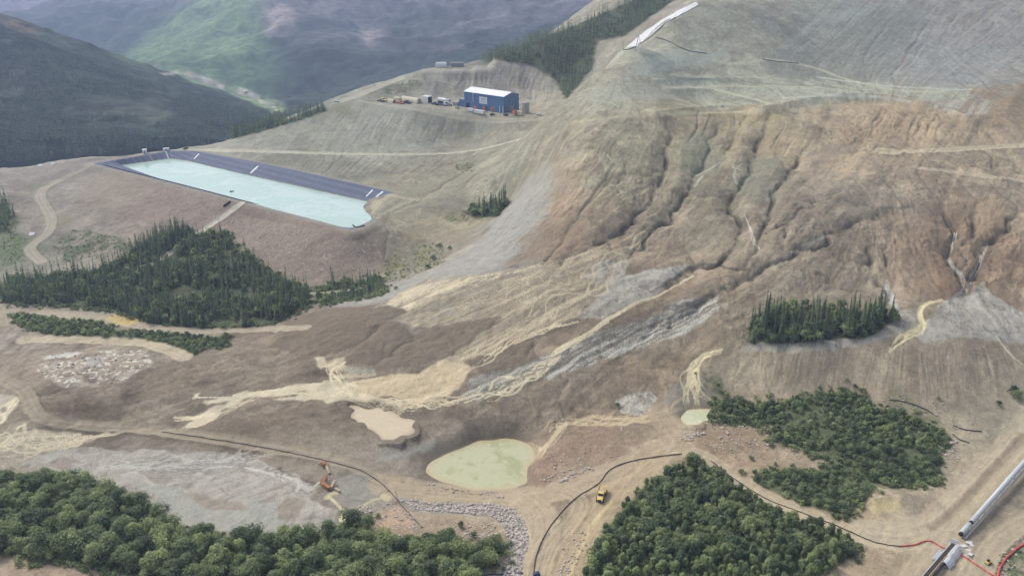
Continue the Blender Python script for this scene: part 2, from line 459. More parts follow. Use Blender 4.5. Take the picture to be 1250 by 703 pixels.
eroz = np.maximum(eroz, .6 * fill([(120,210),(430,285),(470,330),(330,330),(200,280),(60,300),(40,240)], 0, 6))
lowz = fill([(-40,372),(330,400),(450,372),(560,332),(770,322),(880,352),(900,425),(860,525),(640,545),(-40,565)], 0, 10)
eroz *= 1 - .78 * lowz
eroz *= 1 - .5 * fill([(880,425),(1250,425),(1250,490),(1150,490),(990,480),(870,480)], 0, 4)
RILLS = np.zeros((G.na, G.nr), np.float32)
for it_, (nd, st_, dep) in enumerate(((60000, 150, .22), (80000, 170, .18))):
    ac = drainage(G.Z - CARVE, nd, st_, it_, eroz)
    ac = np.log1p(box_full(ac, 1, 1)) ; ac = np.clip((ac - 1.2) / 3.2, 0, 1.6)
    RILLS = np.maximum(RILLS, ac * eroz); CARVE += box_full(ac * eroz * dep, 1, 1)
# benches and ridges of the heap
def ridge(px, hw, h, **k):
    G.Z[:] += stroke(px, hw, prof=1.4, **k) * h
G.Z -= CARVE
ridge([(930,138),(985,125),(1060,120),(1125,127),(1170,146),(1210,158)], 14, 5)
ridge([(800,140),(850,134),(900,132),(935,138)], 12, 3)
ridge([(820,112),(900,108),(985,112),(1080,122)], 10, 2.0)
ridge([(800,100),(880,96),(960,100),(1050,108)], 9, 1.6)
ridge([(930,138),(1000,160),(1050,172),(1100,190),(1190,215),(1250,228)], 9, 2.6)
ridge([(1066,616),(1082,613),(1098,615)], 10, 3.4)
ridge([(1050,605),(1075,600),(1100,604),(1125,612)], 9, 1.8)
ridge([(1235,160),(1225,135),(1255,100)], 20, 2.0)
# streaky small relief
relief = FINE * 0.035 * (0.4 + slope_zone) + COARSE * 0.07 * (0.15 + slope_zone) + fbm(X, Y, 3.0, 3, 8) * 0.20 + slope_zone * (np.abs(fbm(X, Y, 16, 4, 1)) - .3) * 0.9
G.Z += relief.astype(np.float32)
# slumped patches with little scarps at their edges
WXY = (X + 10 * WARP[0], Y + 10 * WARP[1])
PAT = fbm(WXY[0], WXY[1], 13, 5, 2, .6)
PAT2 = fbm(WXY[0] + 300, WXY[1], 24, 5, 5, .6)
SCZ = sstep(-.05, .5, fbm(X, Y, 60, 3, 8))
G.Z += ((.30 * sstep(.10, .15, PAT) - .35 * sstep(.22, .27, -PAT) + .5 * sstep(.05, .085, PAT2)) * slope_zone * (1 - .6 * lowz) * (.25 + .75 * SCZ)).astype(np.float32)
G.Z += (fbm(X, Y, 1.6, 3, 7, .7) * .16 * np.maximum(eroz, .3)).astype(np.float32)
# mud hummocks on the low ground
G.Z += (np.abs(fbm(X, Y, 14, 3, 9)) * 0.5 * (1 - slope_zone)).astype(np.float32)
# pads, pond
flatten([(455,127),(520,131),(590,137),(640,143),(662,142),(655,126),(600,118),(540,120),(490,122)], 72, 6)
flatten([(515,84),(545,82),(600,78),(600,86),(545,88),(515,88)], float(G.z(*G.hit([(555,85)])[0][:2])), 3)
ZW = 29.0
WPX = [(148,202),(206,194),(228,196.5),(300,213.5),(375,230),(449,246.5),(443,252),(446,258),(452,263),(455,269),(447,272),(433,278)]
pond_w = np.array([plane_hit(u, v, ZW) for u, v in WPX])
# slide the near shore back under the near rim
near_ext = [plane_hit(u, v + 4, ZW) for u, v in [(420,274),(350,256),(280,237),(200,216)]]
pond_w = np.vstack([pond_w, near_ext])

def dist_poly(poly, a0, a1, j0, j1):
    xs = X[a0:a1, j0:j1]; ys = Y[a0:a1, j0:j1]; best = np.full(xs.shape, 1e9, np.float32); par = np.zeros(xs.shape, np.float32)
    n = len(poly)
    for i in range(n):
        p, q = poly[i], poly[(i + 1) % n]
        dx, dy = q[0] - p[0], q[1] - p[1]; L2 = dx * dx + dy * dy + 1e-9
        t = np.clip(((xs - p[0]) * dx + (ys - p[1]) * dy) / L2, 0, 1)
        d = np.hypot(xs - p[0] - t * dx, ys - p[1] - t * dy)
        z = p[2] + (q[2] - p[2]) * t; m = d < best
        best[m] = d[m]; par[m] = z[m]
    return best, par
def dens_w(P, st=5.0):
    out = []
    for i in range(len(P)):
        a, b = P[i], P[(i + 1) % len(P)]; m = max(1, int(np.hypot(*(b - a)[:2]) / st)); out += [a + (b - a) * t / m for t in range(m)]
    return np.array(out)
RIMD, PONDD = dens_w(RIMW), dens_w(pond_w)
ii = to_idx(RIMD); a0, j0 = np.floor(ii.min(0)).astype(int) - 20; a1, j1 = np.ceil(ii.max(0)).astype(int) + 20
a0 = max(a0, 0); j0 = max(j0, 0)
inrim = fill_idx(ii)[a0:a1, j0:j1] > .5; inw = fill_idx(to_idx(PONDD))[a0:a1, j0:j1] > .5
dr, zr = dist_poly(RIMW, a0, a1, j0, j1); dw, _ = dist_poly(pond_w, a0, a1, j0, j1)
sub = G.Z[a0:a1, j0:j1]
tq = np.clip(dw / (dw + dr + 1e-3), 0, 1)
newz = np.where(inw, ZW - np.clip(dw * .4, 0, 3), ZW + (zr - ZW) * np.minimum(1, tq * 1.04))
sub[:] = np.where(inrim, newz, sub)
bl = np.clip(1 - (dr - 4.0) / 8.0, 0, 1) * (~inrim)       # level crest road round the pond
sub[:] = sub * (1 - bl) + zr * bl
LINER = np.zeros((G.na, G.nr), np.float32); LINER[a0:a1, j0:j1] = inrim & ~inw
CREST = np.zeros((G.na, G.nr), np.float32); CREST[a0:a1, j0:j1] = (~inrim) & (dr < 4.5)
delta = fill([(449,244),(481,237),(495,240),(520,250),(500,268),(462,272),(430,281),(455,269),(445,256)], 1.5, 1)
LINER *= (delta < .4)

WATER = {}     # name -> (mask of cells, level)
def pool(name, px, drop=0.0, rough=1.5, depth=0.8, level=None):
    p = G.hit(densify(px, 6))
    lv = float(np.percentile(p[:, 2], 30)) - drop if level is None else level
    pw = np.array([plane_hit(u, v, lv) for u, v in densify(px, 6)])
    M = fill_idx(to_idx(pw), rough)
    soft = box(M, 3, 2)
    sh = box(M, 9, 2)
    G.Z[:] = np.where(sh > 0.01, G.Z * (1 - np.clip(sh * 2.2, 0, 1)) + (lv + 0.12) * np.clip(sh * 2.2, 0, 1), G.Z)
    G.Z[:] = np.where(soft > 0.003, np.where(soft > .5, lv - (soft - .5) * 2 * depth, np.maximum(G.Z, lv + (0.5 - soft) * .4 + .01)), G.Z)
    WATER[name] = (box(M, 2, 1) > 0.02, lv)
    return M
GREENP = pool('green_pool', [(522,576),(524,565),(551,551),(583,538),(612,536),(633,537),(648,545),(655,556),(648,572),(641,587),(630,594),(601,597),(576,596),(544,590)])
TANP = pool('tan_pool', [(420,504),(429,497),(440,500),(447,496),(456,498),(465,505),(483,508),(486,513),(508,515),(504,524),(490,528),(467,535),(461,527),(452,528),(443,525),(440,511)], rough=8)
PALEP = pool('pale_pool', [(829,509),(840,500),(872,499),(885,504),(878,512),(858,513),(854,519),(836,520)], rough=0.8)
pool('yellow_pool', [(412,636),(416,626),(428,625),(431,632),(422,640)], rough=0.6)
pool('seepage_pool', [(460,604),(467,601),(477,604),(480,611),(470,612)], rough=0.6)
WATER['pond_water'] = (box(fill_idx(to_idx(PONDD)), 3, 1) > 0.02, ZW)
exec_marker = 'paint'

# ------------------------------------------------------------------ earth colours: soil seen from above, mixed between sampled spots
CC = [(760,200,152,142,120),(640,250,165,160,148),(610,290,166,158,155),(690,260,160,134,110),(690,230,158,140,116),(840,180,152,140,113),(900,140,166,147,113),(820,145,152,138,112),(900,250,150,138,119),(960,250,148,131,115),(1050,240,152,137,122),(1100,280,157,138,118),(950,180,158,140,115),(1000,180,168,145,120),(1050,150,180,155,126),(1100,145,182,156,126),(1000,115,166,166,150),(900,118,165,162,144),(870,100,165,163,145),(800,80,165,166,152),(740,110,165,158,140),(900,40,158,155,140),(860,70,156,154,138),(1000,30,140,140,132),(1000,70,142,142,134),(1100,50,146,145,146),(1200,30,160,152,148),(1150,80,150,150,150),(1180,100,150,150,146),(1230,130,150,128,105),(1200,180,172,152,127),(1200,230,164,144,124),(1180,280,160,130,106),(1150,330,158,128,102),(1000,330,157,140,121),(940,370,160,142,121),(860,340,153,134,114),(780,300,150,130,112),(700,310,148,126,106),(500,355,158,150,145),(580,330,156,148,142),(780,440,150,132,113),(720,470,146,128,110),(640,500,143,126,109),(560,510,142,126,110),(500,550,150,136,124),(560,550,148,134,122),(420,410,134,114,98),(540,420,136,116,100),(620,430,136,116,98),(300,440,148,130,114),(360,420,146,128,112),(400,460,136,118,102),(150,500,132,115,100),(80,500,132,115,100),(250,520,138,121,105),(350,520,138,121,106),(420,540,140,124,108),(50,440,158,140,126),(30,400,165,150,138),(100,440,160,140,125),(40,390,165,150,140),(150,400,170,155,135),(700,600,176,155,130),(800,550,184,162,134),(740,500,150,130,112),(720,530,160,134,114),(680,570,156,126,108),(900,540,168,142,117),(850,540,166,138,112),(1150,650,182,162,138),(1050,640,180,156,128),(1000,460,166,148,128),(900,450,166,150,130),(1200,460,158,141,123),(1230,510,168,153,133),(1180,560,176,158,134),(1220,640,155,138,120),(1240,610,150,134,118),(640,650,175,155,130),(690,660,175,152,126),(560,650,165,142,120),(470,640,175,145,122),(380,600,150,135,122),(440,590,152,144,136),
 (200,250,148,130,121),(350,300,146,128,116),(280,260,146,126,118),(420,310,142,126,114),(500,300,150,138,118),(540,280,152,140,118),(120,250,150,134,122),(60,270,152,140,130),(60,210,162,152,146),(150,190,164,154,148),(20,230,150,140,132),(450,170,156,152,138),(380,160,156,152,138),(560,150,154,148,132),(480,150,156,154,142),(400,145,150,148,133),(300,170,160,154,144),(550,210,150,142,122),(430,205,140,136,122),(350,200,146,140,126),(500,225,152,142,122),(600,220,158,150,132),(480,110,152,146,134),(550,130,166,156,142),(640,100,150,140,132),(570,100,148,143,136),(600,95,148,140,134),(660,130,164,150,130),(760,50,160,148,132),(720,90,158,150,134),(0,300,120,125,100),(0,560,170,155,138),(200,590,160,155,152),(50,690,178,152,130)]
ci = to_idx(G.hit([c[:2] for c in CC])); cv = np.array([alb(c[2:]) for c in CC])
num = np.zeros(ga.shape + (3,)); den = np.zeros(ga.shape)
for (a, j), c in zip(ci, cv):
    wgt = 1.0 / ((ga - a) ** 2 + (gj - j) ** 2 + 120) ** 1.5
    num += wgt[..., None] * c; den += wgt
BASE = (num / den[..., None]).astype(np.float32)
wob = fbm(X, Y, 26, 4, 3) * 26
ALB = bilin(BASE, (AI + wob) / ST, (JI + np.roll(wob, 300, 0)) / ST).astype(np.float32)
var = 1 + 0.16 * fbm(X, Y, 18, 5, 7) + 0.045 * FINE * (.35 + .65 * slope_zone) + 0.075 * COARSE * (.2 + .8 * slope_zone) + 0.06 * fbm(X, Y, 1.5, 2, 2)
wx, wy = WXY; pat = PAT
var *= 1 + .10 * (sstep(.05, .085, PAT2) - .5)
var *= 1 + (.13 * sstep(.10, .16, pat) - .12 * sstep(.22, .28, -pat) + .07 * sstep(.42, .46, pat)) * (.75 + .25 * slope_zone)
var *= 1 + .05 * LONG * (.4 + .6 * slope_zone)
var *= 1 + .10 * fbm(X, Y, 5, 4, 6, .7) + .09 * sstep(.25, .7, fbm(wx, wy, 3.2, 3, 9)) - .10 * sstep(.35, .8, -fbm(wx, wy, 2.6, 3, 4))
ALB *= np.clip(var, .45, 1.7)[..., None]
# warm and cool soil patches
hue = fbm(X, Y, 34, 4, 10)[..., None]
ALB *= 1 + hue * np.array([0.022, 0.0, -0.025], np.float32)
ALB *= 1 - (.16 * lowz * sstep(-.5, .5, fbm(X, Y, 45, 4, 2) + .25))[..., None] * np.array([.85, 1, 1.15], np.float32)
CLS = np.zeros((G.na, G.nr), np.uint8)
WET = np.zeros((G.na, G.nr), np.float32)

def over(M, c, s=1.0, noise=0.10):
    global ALB
    sl_ = crop(M > 0.004)
    if sl_ is None: return
    m = np.clip(M[sl_] * s, 0, 1).astype(np.float32)[..., None]
    n = (1 + noise * NZ[sl_])[..., None]
    ALB[sl_] = ALB[sl_] * (1 - m) + alb(c).astype(np.float32) * n * m
NZ = (fbm(X, Y, 4.0, 3, 11) + 0.35 * FINE * .6).astype(np.float32)
MIX = (FINE * .55 + COARSE * .75).astype(np.float32)

# gullies, inner channels and rills coloured darker where they cut deepest
over(sstep(1.2, 3.8, CARVE), (126, 112, 96), .55)
over(sstep(.35, 1.1, INNER), (96, 88, 80), .85)
over(sstep(.55, 1.3, RILLS), (128, 113, 98), .5)
# broad soil bodies
def body(px, c, s=.8, rough=6, soft=5, thr=None, noise=.12):
    M = fill(px, rough, soft)
    if thr is not None: M = M * sstep(thr - .6, thr + .6, MIX)
    over(M, c, s, noise); return M
body([(666,200),(690,225),(673,250),(639,288),(612,331),(560,340),(492,363),(417,375),(400,372),(465,356),(519,336),(577,305),(605,268),(640,225)], (166,160,156), .75)
body([(611,328),(639,288),(676,255),(668,195),(690,180),(695,240),(668,296),(640,322)], (162, 138, 113), .65, thr=-.6)
body([(630,318),(648,290),(690,270),(735,285),(690,310)], (148,126,106), .5)
body([(960,132),(1030,121),(1125,128),(1190,152),(1250,165),(1250,180),(1120,183),(1070,175),(1000,155)], (184,158,128), .55, thr=-.2)
body([(880,135),(955,142),(985,180),(935,190),(890,195),(850,175)], (172,150,112), .5, thr=.2)
body([(835,165),(870,160),(880,200),(850,225),(830,205)], (140,138,118), .7)
body([(905,190),(950,195),(965,225),(930,250),(900,235)], (136,134,118), .6)
body([(985,175),(1040,178),(1050,205),(1000,240),(975,215)], (172,152,132), .5)
body([(1020,190),(1058,185),(1045,210),(1020,222)], (196,170,138), .6, rough=3, soft=2)
body([(1080,265),(1150,260),(1165,300),(1150,355),(1105,350),(1090,300)], (158,134,112), .5)
body([(1150,310),(1170,345),(1150,365),(1125,352)], (164,130,102), .5, rough=5)
body([(1185,240),(1230,245),(1225,290),(1190,300)], (176,148,118), .5, rough=3)
body([(1210,150),(1240,110),(1260,100),(1260,165)], (152,132,110), .5, soft=9)
body([(1045,95),(1100,85),(1160,60),(1250,20),(1250,70),(1170,105),(1100,112)], (150,150,152), .7, thr=.1)
body([(1130,20),(1250,5),(1250,50),(1150,60)], (168,156,150), .5, thr=.1)
body([(930,65),(1010,60),(1050,10),(1130,10),(1080,100),(1010,105),(950,100)], (132,134,126), .7)
body([(800,72),(840,58),(895,66),(870,78),(805,85)], (168,172,164), .7, rough=4, soft=3)
body([(1000,32),(1020,14),(1075,4),(1060,20),(1030,28)], (160,165,158), .7, rough=4, soft=3)
body([(780,78),(815,62),(830,68),(800,92),(760,98)], (176,178,170), .7, rough=3, soft=3)
body([(720,112),(770,100),(830,112),(790,124),(720,128)], (174,172,158), .6, rough=3)
over(fill([(800,96),(900,92),(980,98),(1060,104),(1160,108),(1190,118),(1130,124),(1040,116),(960,122),(880,122),(800,118)], 4, 3) * sstep(-.3, .6, MIX), (174, 176, 160), .75)
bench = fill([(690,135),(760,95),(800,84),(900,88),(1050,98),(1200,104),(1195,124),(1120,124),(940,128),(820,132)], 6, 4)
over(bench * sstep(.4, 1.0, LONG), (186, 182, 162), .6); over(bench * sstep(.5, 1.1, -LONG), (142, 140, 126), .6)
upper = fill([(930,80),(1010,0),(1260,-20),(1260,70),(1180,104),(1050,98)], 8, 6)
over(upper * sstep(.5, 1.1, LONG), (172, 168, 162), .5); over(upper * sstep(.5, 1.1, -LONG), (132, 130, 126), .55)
knoll = fill([(1215,160),(1205,140),(1225,112),(1262,90),(1262,165)], 3, 3)
over(knoll * sstep(-.2, .8, LONG), (160, 134, 106), .7)
bluff = fill([(880,428),(1000,424),(1100,424),(1230,420),(1250,440),(1240,480),(1150,488),(990,474),(880,478)], 4, 3)
over(bluff * sstep(.4, 1.1, LONG), (182, 164, 141), .55); over(bluff * sstep(.4, 1.1, -LONG), (140, 123, 104), .6)
for pl, c, hw in [([(810,108),(850,106),(885,112),(940,127)], (196,192,168), 1.6), ([(700,150),(760,142),(820,138),(880,138),(930,135)], (186,174,146), 2.4), ([(870,75),(900,80),(930,72),(980,78),(1040,100),(1100,112),(1150,112)], (184,180,158), 2.2),
                  ([(800,95),(860,97),(930,103),(1000,105),(1060,112)], (140,142,132), 1.6), ([(960,120),(1010,117),(1060,118),(1110,124)], (190,190,178), 1.6), ([(1000,95),(1060,103),(1120,108),(1185,110)], (186,188,178), 2.0)]:
    over(stroke(pl, hw * 1.6, prof=.6, wander=.8), c, .9)
over(fill([(1130,128),(1180,120),(1215,122),(1205,140),(1160,142)], 2, 2) * sstep(-.2, .5, MIX), (186, 182, 172), .7)
# dam face and bank above the forest
body([(120,205),(300,250),(430,283),(470,285),(470,330),(380,352),(330,330),(290,290),(200,285),(150,260)], (148,126,116), .45)
over(CREST, (150, 142, 138), .8)
dam = fill([(250,262),(430,290),(470,290),(470,335),(375,348),(330,325),(275,285)], 4, 3)
dam2 = fill([(140,215),(300,258),(290,280),(240,275),(180,250)], 4, 4)
spk = vnoise(X / 1.15, Y / 1.15, 3)
over((dam * (spk > .80) + dam2 * (spk > .87)).astype(np.float32), (182, 162, 146), .75)
body([(100,215),(160,205),(190,230),(140,260),(110,250)], (158,142,128), .5)
body([(60,262),(85,262),(80,280),(66,278)], (140,140,104), .5, rough=2)
body([(0,205),(60,196),(150,190),(112,200),(60,215),(0,222)], (166,154,146), .7)
body([(20,226),(60,215),(120,205),(105,212),(60,232),(40,240)], (134,126,110), .6, rough=3)
# hillside between the pond and the pad
over(fill([(260,180),(330,160),(440,122),(560,140),(620,150),(560,182),(430,186)], 4, 4) * sstep(-.5, .8, MIX), (158, 158, 146), .6)
over(fill([(260,180),(330,160),(440,122),(560,140),(620,150),(560,182),(430,186)], 4, 4) * sstep(.5, 1.6, -MIX), (136, 130, 114), .6)
body([(405,128),(425,126),(430,140),(412,144)], (134,132,92), .6, rough=3, soft=3)
body([(320,196),(420,198),(420,212),(350,205)], (132,128,114), .6, rough=3)
body([(560,180),(600,178),(590,210),(560,212)], (118,110,94), .5, rough=3, thr=.3)
body([(470,232),(560,215),(610,205),(560,235),(490,262),(455,270)], (160,150,130), .6)
over(fill([(452,246),(490,238),(560,222),(520,250),(456,268)], 1.5, 1) * sstep(0, .9, MIX), (190, 178, 152), .6)
# rock wall above the pad
wall = fill([(505,125),(520,108),(550,96),(590,76),(630,76),(670,92),(682,112),(672,134),(650,128),(600,115),(540,118)], 3, 2)
over(wall * sstep(.3, 1.2, MIX), (178, 168, 154), .7)
over(wall * sstep(.3, 1.2, -MIX), (128, 120, 114), .6)
GREEN = [  # low plants on bare soil
 ([(462,108),(500,98),(525,100),(500,112),(470,118)], (112,118,88)), ([(62,300),(90,280),(130,285),(170,300),(140,312),(80,320)], (96,106,74)),
 ([(0,285),(20,282),(34,292),(28,320),(0,326)], (104,118,76)), ([(0,250),(22,262),(20,285),(0,285)], (88,98,70)),
 ([(540,262),(575,262),(570,270),(545,270)], (124,128,80)), ([(500,300),(540,296),(545,320),(505,335)], (132,128,92)), ([(470,312),(500,312),(500,340),(470,345)], (132,128,92)),
 ([(380,348),(410,340),(405,360),(378,362)], (104,116,70)), ([(845,455),(880,462),(890,480),(858,478)], (96,110,76)),
 ([(672,632),(690,625),(694,636),(676,642)], (104,120,76)), ([(1085,480),(1115,486),(1150,520),(1160,545),(1140,560),(1080,500)], (130,124,96)), ([(1090,560),(1145,560),(1150,590),(1120,598)], (110,118,82)),
 ([(1195,690),(1225,676),(1260,664),(1260,720),(1190,720)], (96,112,70)), ([(555,200),(580,198),(575,212),(558,210)], (112,116,82)),
 ([(470,640),(500,655),(480,662)], (110,118,80)), ([(150,600),(200,625),(230,648),(200,640)], (120,122,96)), ([(1045,595),(1090,590),(1125,600),(1100,606)], (112,116,80)),
]
for px, c in GREEN: over(fill(px, 3, 3) * sstep(-.6, .5, fbm(X, Y, 6, 3, 2)), c, .85, .2)
FOREST = {   # ground under the trees
 'spruce_left': [(0,345),(60,338),(130,330),(190,292),(225,282),(240,290),(272,285),(290,305),(330,338),(376,356),(380,372),(334,396),(253,402),(177,395),(136,379),(0,370)],
 'spruce_left_up': [(150,315),(196,285),(228,275),(232,295),(180,325)],
 'shrub_left': [(15,386),(58,390),(119,394),(143,404),(253,412),(280,410),(276,423),(232,432),(205,418),(143,413),(61,410),(31,399)],
 'bush_dam': [(392,352),(412,346),(465,340),(467,360),(400,372),(384,364)],
 'spruce_mound': [(566,258),(590,252),(618,250),(606,265),(575,264)],
 'spruce_clump': [(908,412),(914,398),(938,384),(972,372),(1010,374),(1050,380),(1086,384),(1092,392),(1060,411),(1030,416),(951,420),(910,417)],
 'grove_left': [(-40,592),(43,586),(104,594),(150,608),(190,628),(223,650),(260,656),(342,660),(400,660),(432,640),(465,658),(494,668),(519,656),(544,658),(573,672),(612,660),(616,670),(590,700),(575,722),(230,722),(200,712),(150,700),(100,688),(0,678),(-40,670)],
 'grove_front': [(830,574),(854,568),(880,585),(919,612),(955,630),(1001,648),(1036,660),(1046,675),(1000,712),(985,724),(696,724),(702,706),(724,662),(760,612)],
 'grove_right': [(862,513),(878,490),(944,494),(1023,482),(1060,484),(1075,505),(1115,508),(1150,530),(1143,548),(1147,570),(1122,574),(1142,588),(1100,592),(1073,592),(1045,607),(1036,631),(1001,624),(919,594),(924,584),(980,574),(1012,575),(1020,560),(958,548),(942,533),(948,522),(926,516)],
 'hill_forest': [(585,74),(620,62),(700,32),(760,6),(815,-20),(830,-5),(760,45),(730,50),(722,85),(690,122),(680,100),(650,80),(610,74)],
 'ridge_trees': [(240,172),(300,160),(360,144),(395,128),(398,136),(350,152),(300,166),(250,178)],
 'far_left_trees': [(-30,250),(10,245),(18,262),(8,282),(-30,290)],
}
FPOLY = {k: to_idx(G.hit(densify(v, 8))) for k, v in FOREST.items()}
for k, p in FPOLY.items(): over(box(fill_idx(p, 2.5), 2), (84, 92, 62) if 'spruce' in k or 'hill' in k else (92, 104, 70), .9, .3)
for px in ([(950,460),(980,452),(1000,470),(960,480)],[(740,606),(760,590),(800,570),(760,600),(720,650)]): pass

# ------------------------------------------------------------------ mud flows
TAN, TANB, GREY, GREYD = (216,192,156), (226,205,170), (176,170,166), (140,132,126)
fan = fill([(470,371),(518,340),(600,332),(673,321),(728,302),(765,309),(764,336),(728,361),(707,387),(660,404),(622,414),(600,432),(580,440),(569,447),(530,445),(500,425),(560,405),(616,388),(560,392),(530,400),(500,397),(484,392),(498,382),(490,376)], 3, 1)
over(fan, (166, 148, 124), .75, .15)
over(fan * sstep(.5, 1.5, MIX + .6 * fbm(X, Y, 12, 3, 1)), TAN, .55)
over(fan * sstep(.55, 1.1, LONG + .5 * fbm(X, Y, 20, 3, 2)), (206, 185, 152), .62)
over(fan * sstep(.7, 1.3, -LONG + .4 * fbm(X, Y, 15, 3, 5)), (136, 119, 101), .6)
over(fan * sstep(.2, .9, fbm(X, Y, 7, 4, 6)) * sstep(-.4, .4, -MIX), (150, 142, 132), .6)
over(fan * sstep(.7, 1.6, -MIX), (138, 120, 100), .7)
over(fill([(470,371),(520,345),(590,338),(560,352),(520,362),(495,380),(480,392),(500,374)], 2.5, 1) * sstep(-.6, .5, MIX), TANB, .7)
bright = fill([(572,446),(569,465),(545,483),(505,491),(431,483),(425,470),(460,461),(508,455),(545,440)], 2, 1)
over(bright, (214, 188, 150), .9, .06); over(bright * sstep(.3, 1.4, -MIX), (186, 160, 128), .55)
mid = fill([(380,432),(414,440),(460,458),(440,470),(425,484),(395,478),(414,462),(390,448)], 3, 1)
over(mid * sstep(-.7, .5, MIX), (206, 184, 150), .8); over(fill([(420,447),(455,449),(460,455),(428,458)], 1, 1), (160,152,140), .8)
g1 = fill([(764,338),(800,329),(846,327),(868,320),(830,336),(812,346),(795,361),(774,369),(759,382),(738,390),(707,387),(720,374),(728,361),(754,346)], 2, 1)
g1b = fill([(723,323),(764,315),(764,336),(751,349),(710,341)], 2, 1)
g2 = fill([(560,491),(575,462),(600,452),(651,438),(707,415),(754,400),(795,384),(820,372),(851,369),(879,361),(876,379),(846,402),(800,418),(754,433),(702,451),(664,464),(615,480),(580,490)], 2.5, 1)
g3 = fill([(1201,344),(1210,360),(1255,387),(1255,421),(1205,415),(1174,411),(1131,420),(1120,411),(1138,385),(1149,367),(1181,358)], 2, 1)
g4 = fill([(1085,375),(1100,380),(1122,376),(1117,402),(1048,424),(970,430),(905,428),(915,419),(1052,415),(1088,396)], 2, 1)
g5 = fill([(1077,344),(1083,346),(1098,378),(1090,384)], 1, 1)
big = fill([(20,566),(76,548),(101,547),(180,551),(288,554),(324,566),(345,578),(366,582),(380,590),(386,598),(376,612),(392,617),(410,622),(424,630),(405,653),(306,650),(223,647),(201,627),(180,605),(100,585)], 2, 1)
for m, gcol, dcol in ((g1, (176,166,157), (146,135,124)), (g1b, (172,162,152), (146,132,118)), (g2, (144,136,126), (116,107,97)), (g3, (182,173,164), (156,146,137)), (g4, (178,167,157), (150,138,126)), (g5, (186,182,180), (120,114,110)), (big, (172,161,153), (150,139,129))):
    over(m, gcol, .92, .10); over(m * sstep(.2, 1.3, -MIX), dcol, .7)
    WET = np.maximum(WET, m * .5)
over(g2 * sstep(.35, 1.0, MIX), (186, 180, 170), .7)
over(g2 * sstep(.5, 1.0, LONG), (192, 187, 178), .8); over(g2 * sstep(.6, 1.1, -LONG), (108, 100, 91), .8)
edge2 = fill([(879,363),(876,380),(846,403),(800,419),(754,434),(702,452),(664,465),(664,458),(720,436),(790,405),(840,385)], 1.5, 1)
over(edge2 * sstep(-.5, .5, LONG), (198, 190, 181), .85)
over(fill([(764,337),(800,329),(868,321),(820,336),(790,350),(765,356)], 1.5, 1) * sstep(-.6, .5, LONG), (192, 184, 174), .8)
over(fill([(590,455),(625,452),(655,440),(700,418),(690,430),(650,452),(610,468),(585,470)], 2, 1) * sstep(-.3, .6, LONG), (168, 160, 151), .7)
for pl_, w_ in (([(915,331),(895,330),(866,322),(836,332),(812,347),(795,358)], 1.6), ([(883,354),(868,363),(850,369),(838,374)], 1.8), ([(706,392),(690,401),(670,406),(645,417),(620,430)], 1.5)):
    over(stroke(pl_, w_, prof=.5, wander=1.2), (92, 84, 78), .8)
MRB = np.abs(fbm(X + 5 * WARP[0], Y + 5 * WARP[1], 11, 4, 7))
for m in (g1, g1b, g3, g4, big): over(m * (1 - sstep(.03, .11, MRB)), (140, 129, 118), .75); over(m * sstep(.5, .8, MRB), (190, 181, 171), .5)
over(g2 * sstep(.5, 1.1, fbm(X, Y, 9, 3, 6)), (112,102,95), .5)
blue = fill([(137,580),(180,590),(216,594),(230,608),(266,626),(302,622),(312,600),(334,619),(345,636),(340,652),(252,646),(216,637),(194,608)], 3, 2)
over(blue, (162, 159, 152), .9, .05)
over(fill([(216,600),(270,606),(304,612),(300,624),(266,622),(240,612)], 3, 2), (150, 134, 118), .8)
over(fill([(336,618),(352,606),(374,612),(366,626),(348,638)], 2, 2), (150, 134, 120), .9)
over(fill([(60,565),(75,558),(88,562),(84,572),(64,572)], 1, 1), (146, 130, 118), .9)
over(fill([(170,576),(200,578),(215,586),(190,588)], 2, 1), (148, 134, 122), .7)
over(fill([(462,556),(500,542),(535,534),(530,542),(495,556),(470,562)], 3, 2), (164, 158, 152), .7)
over(fill([(415,585),(440,575),(462,588),(470,600),(455,606),(438,618),(424,615),(412,600)], 2, 2), (158, 150, 142), .85)
FLOWM = np.maximum.reduce([fan, bright, mid, g1, g1b, g2, g3, g4, g5, big])
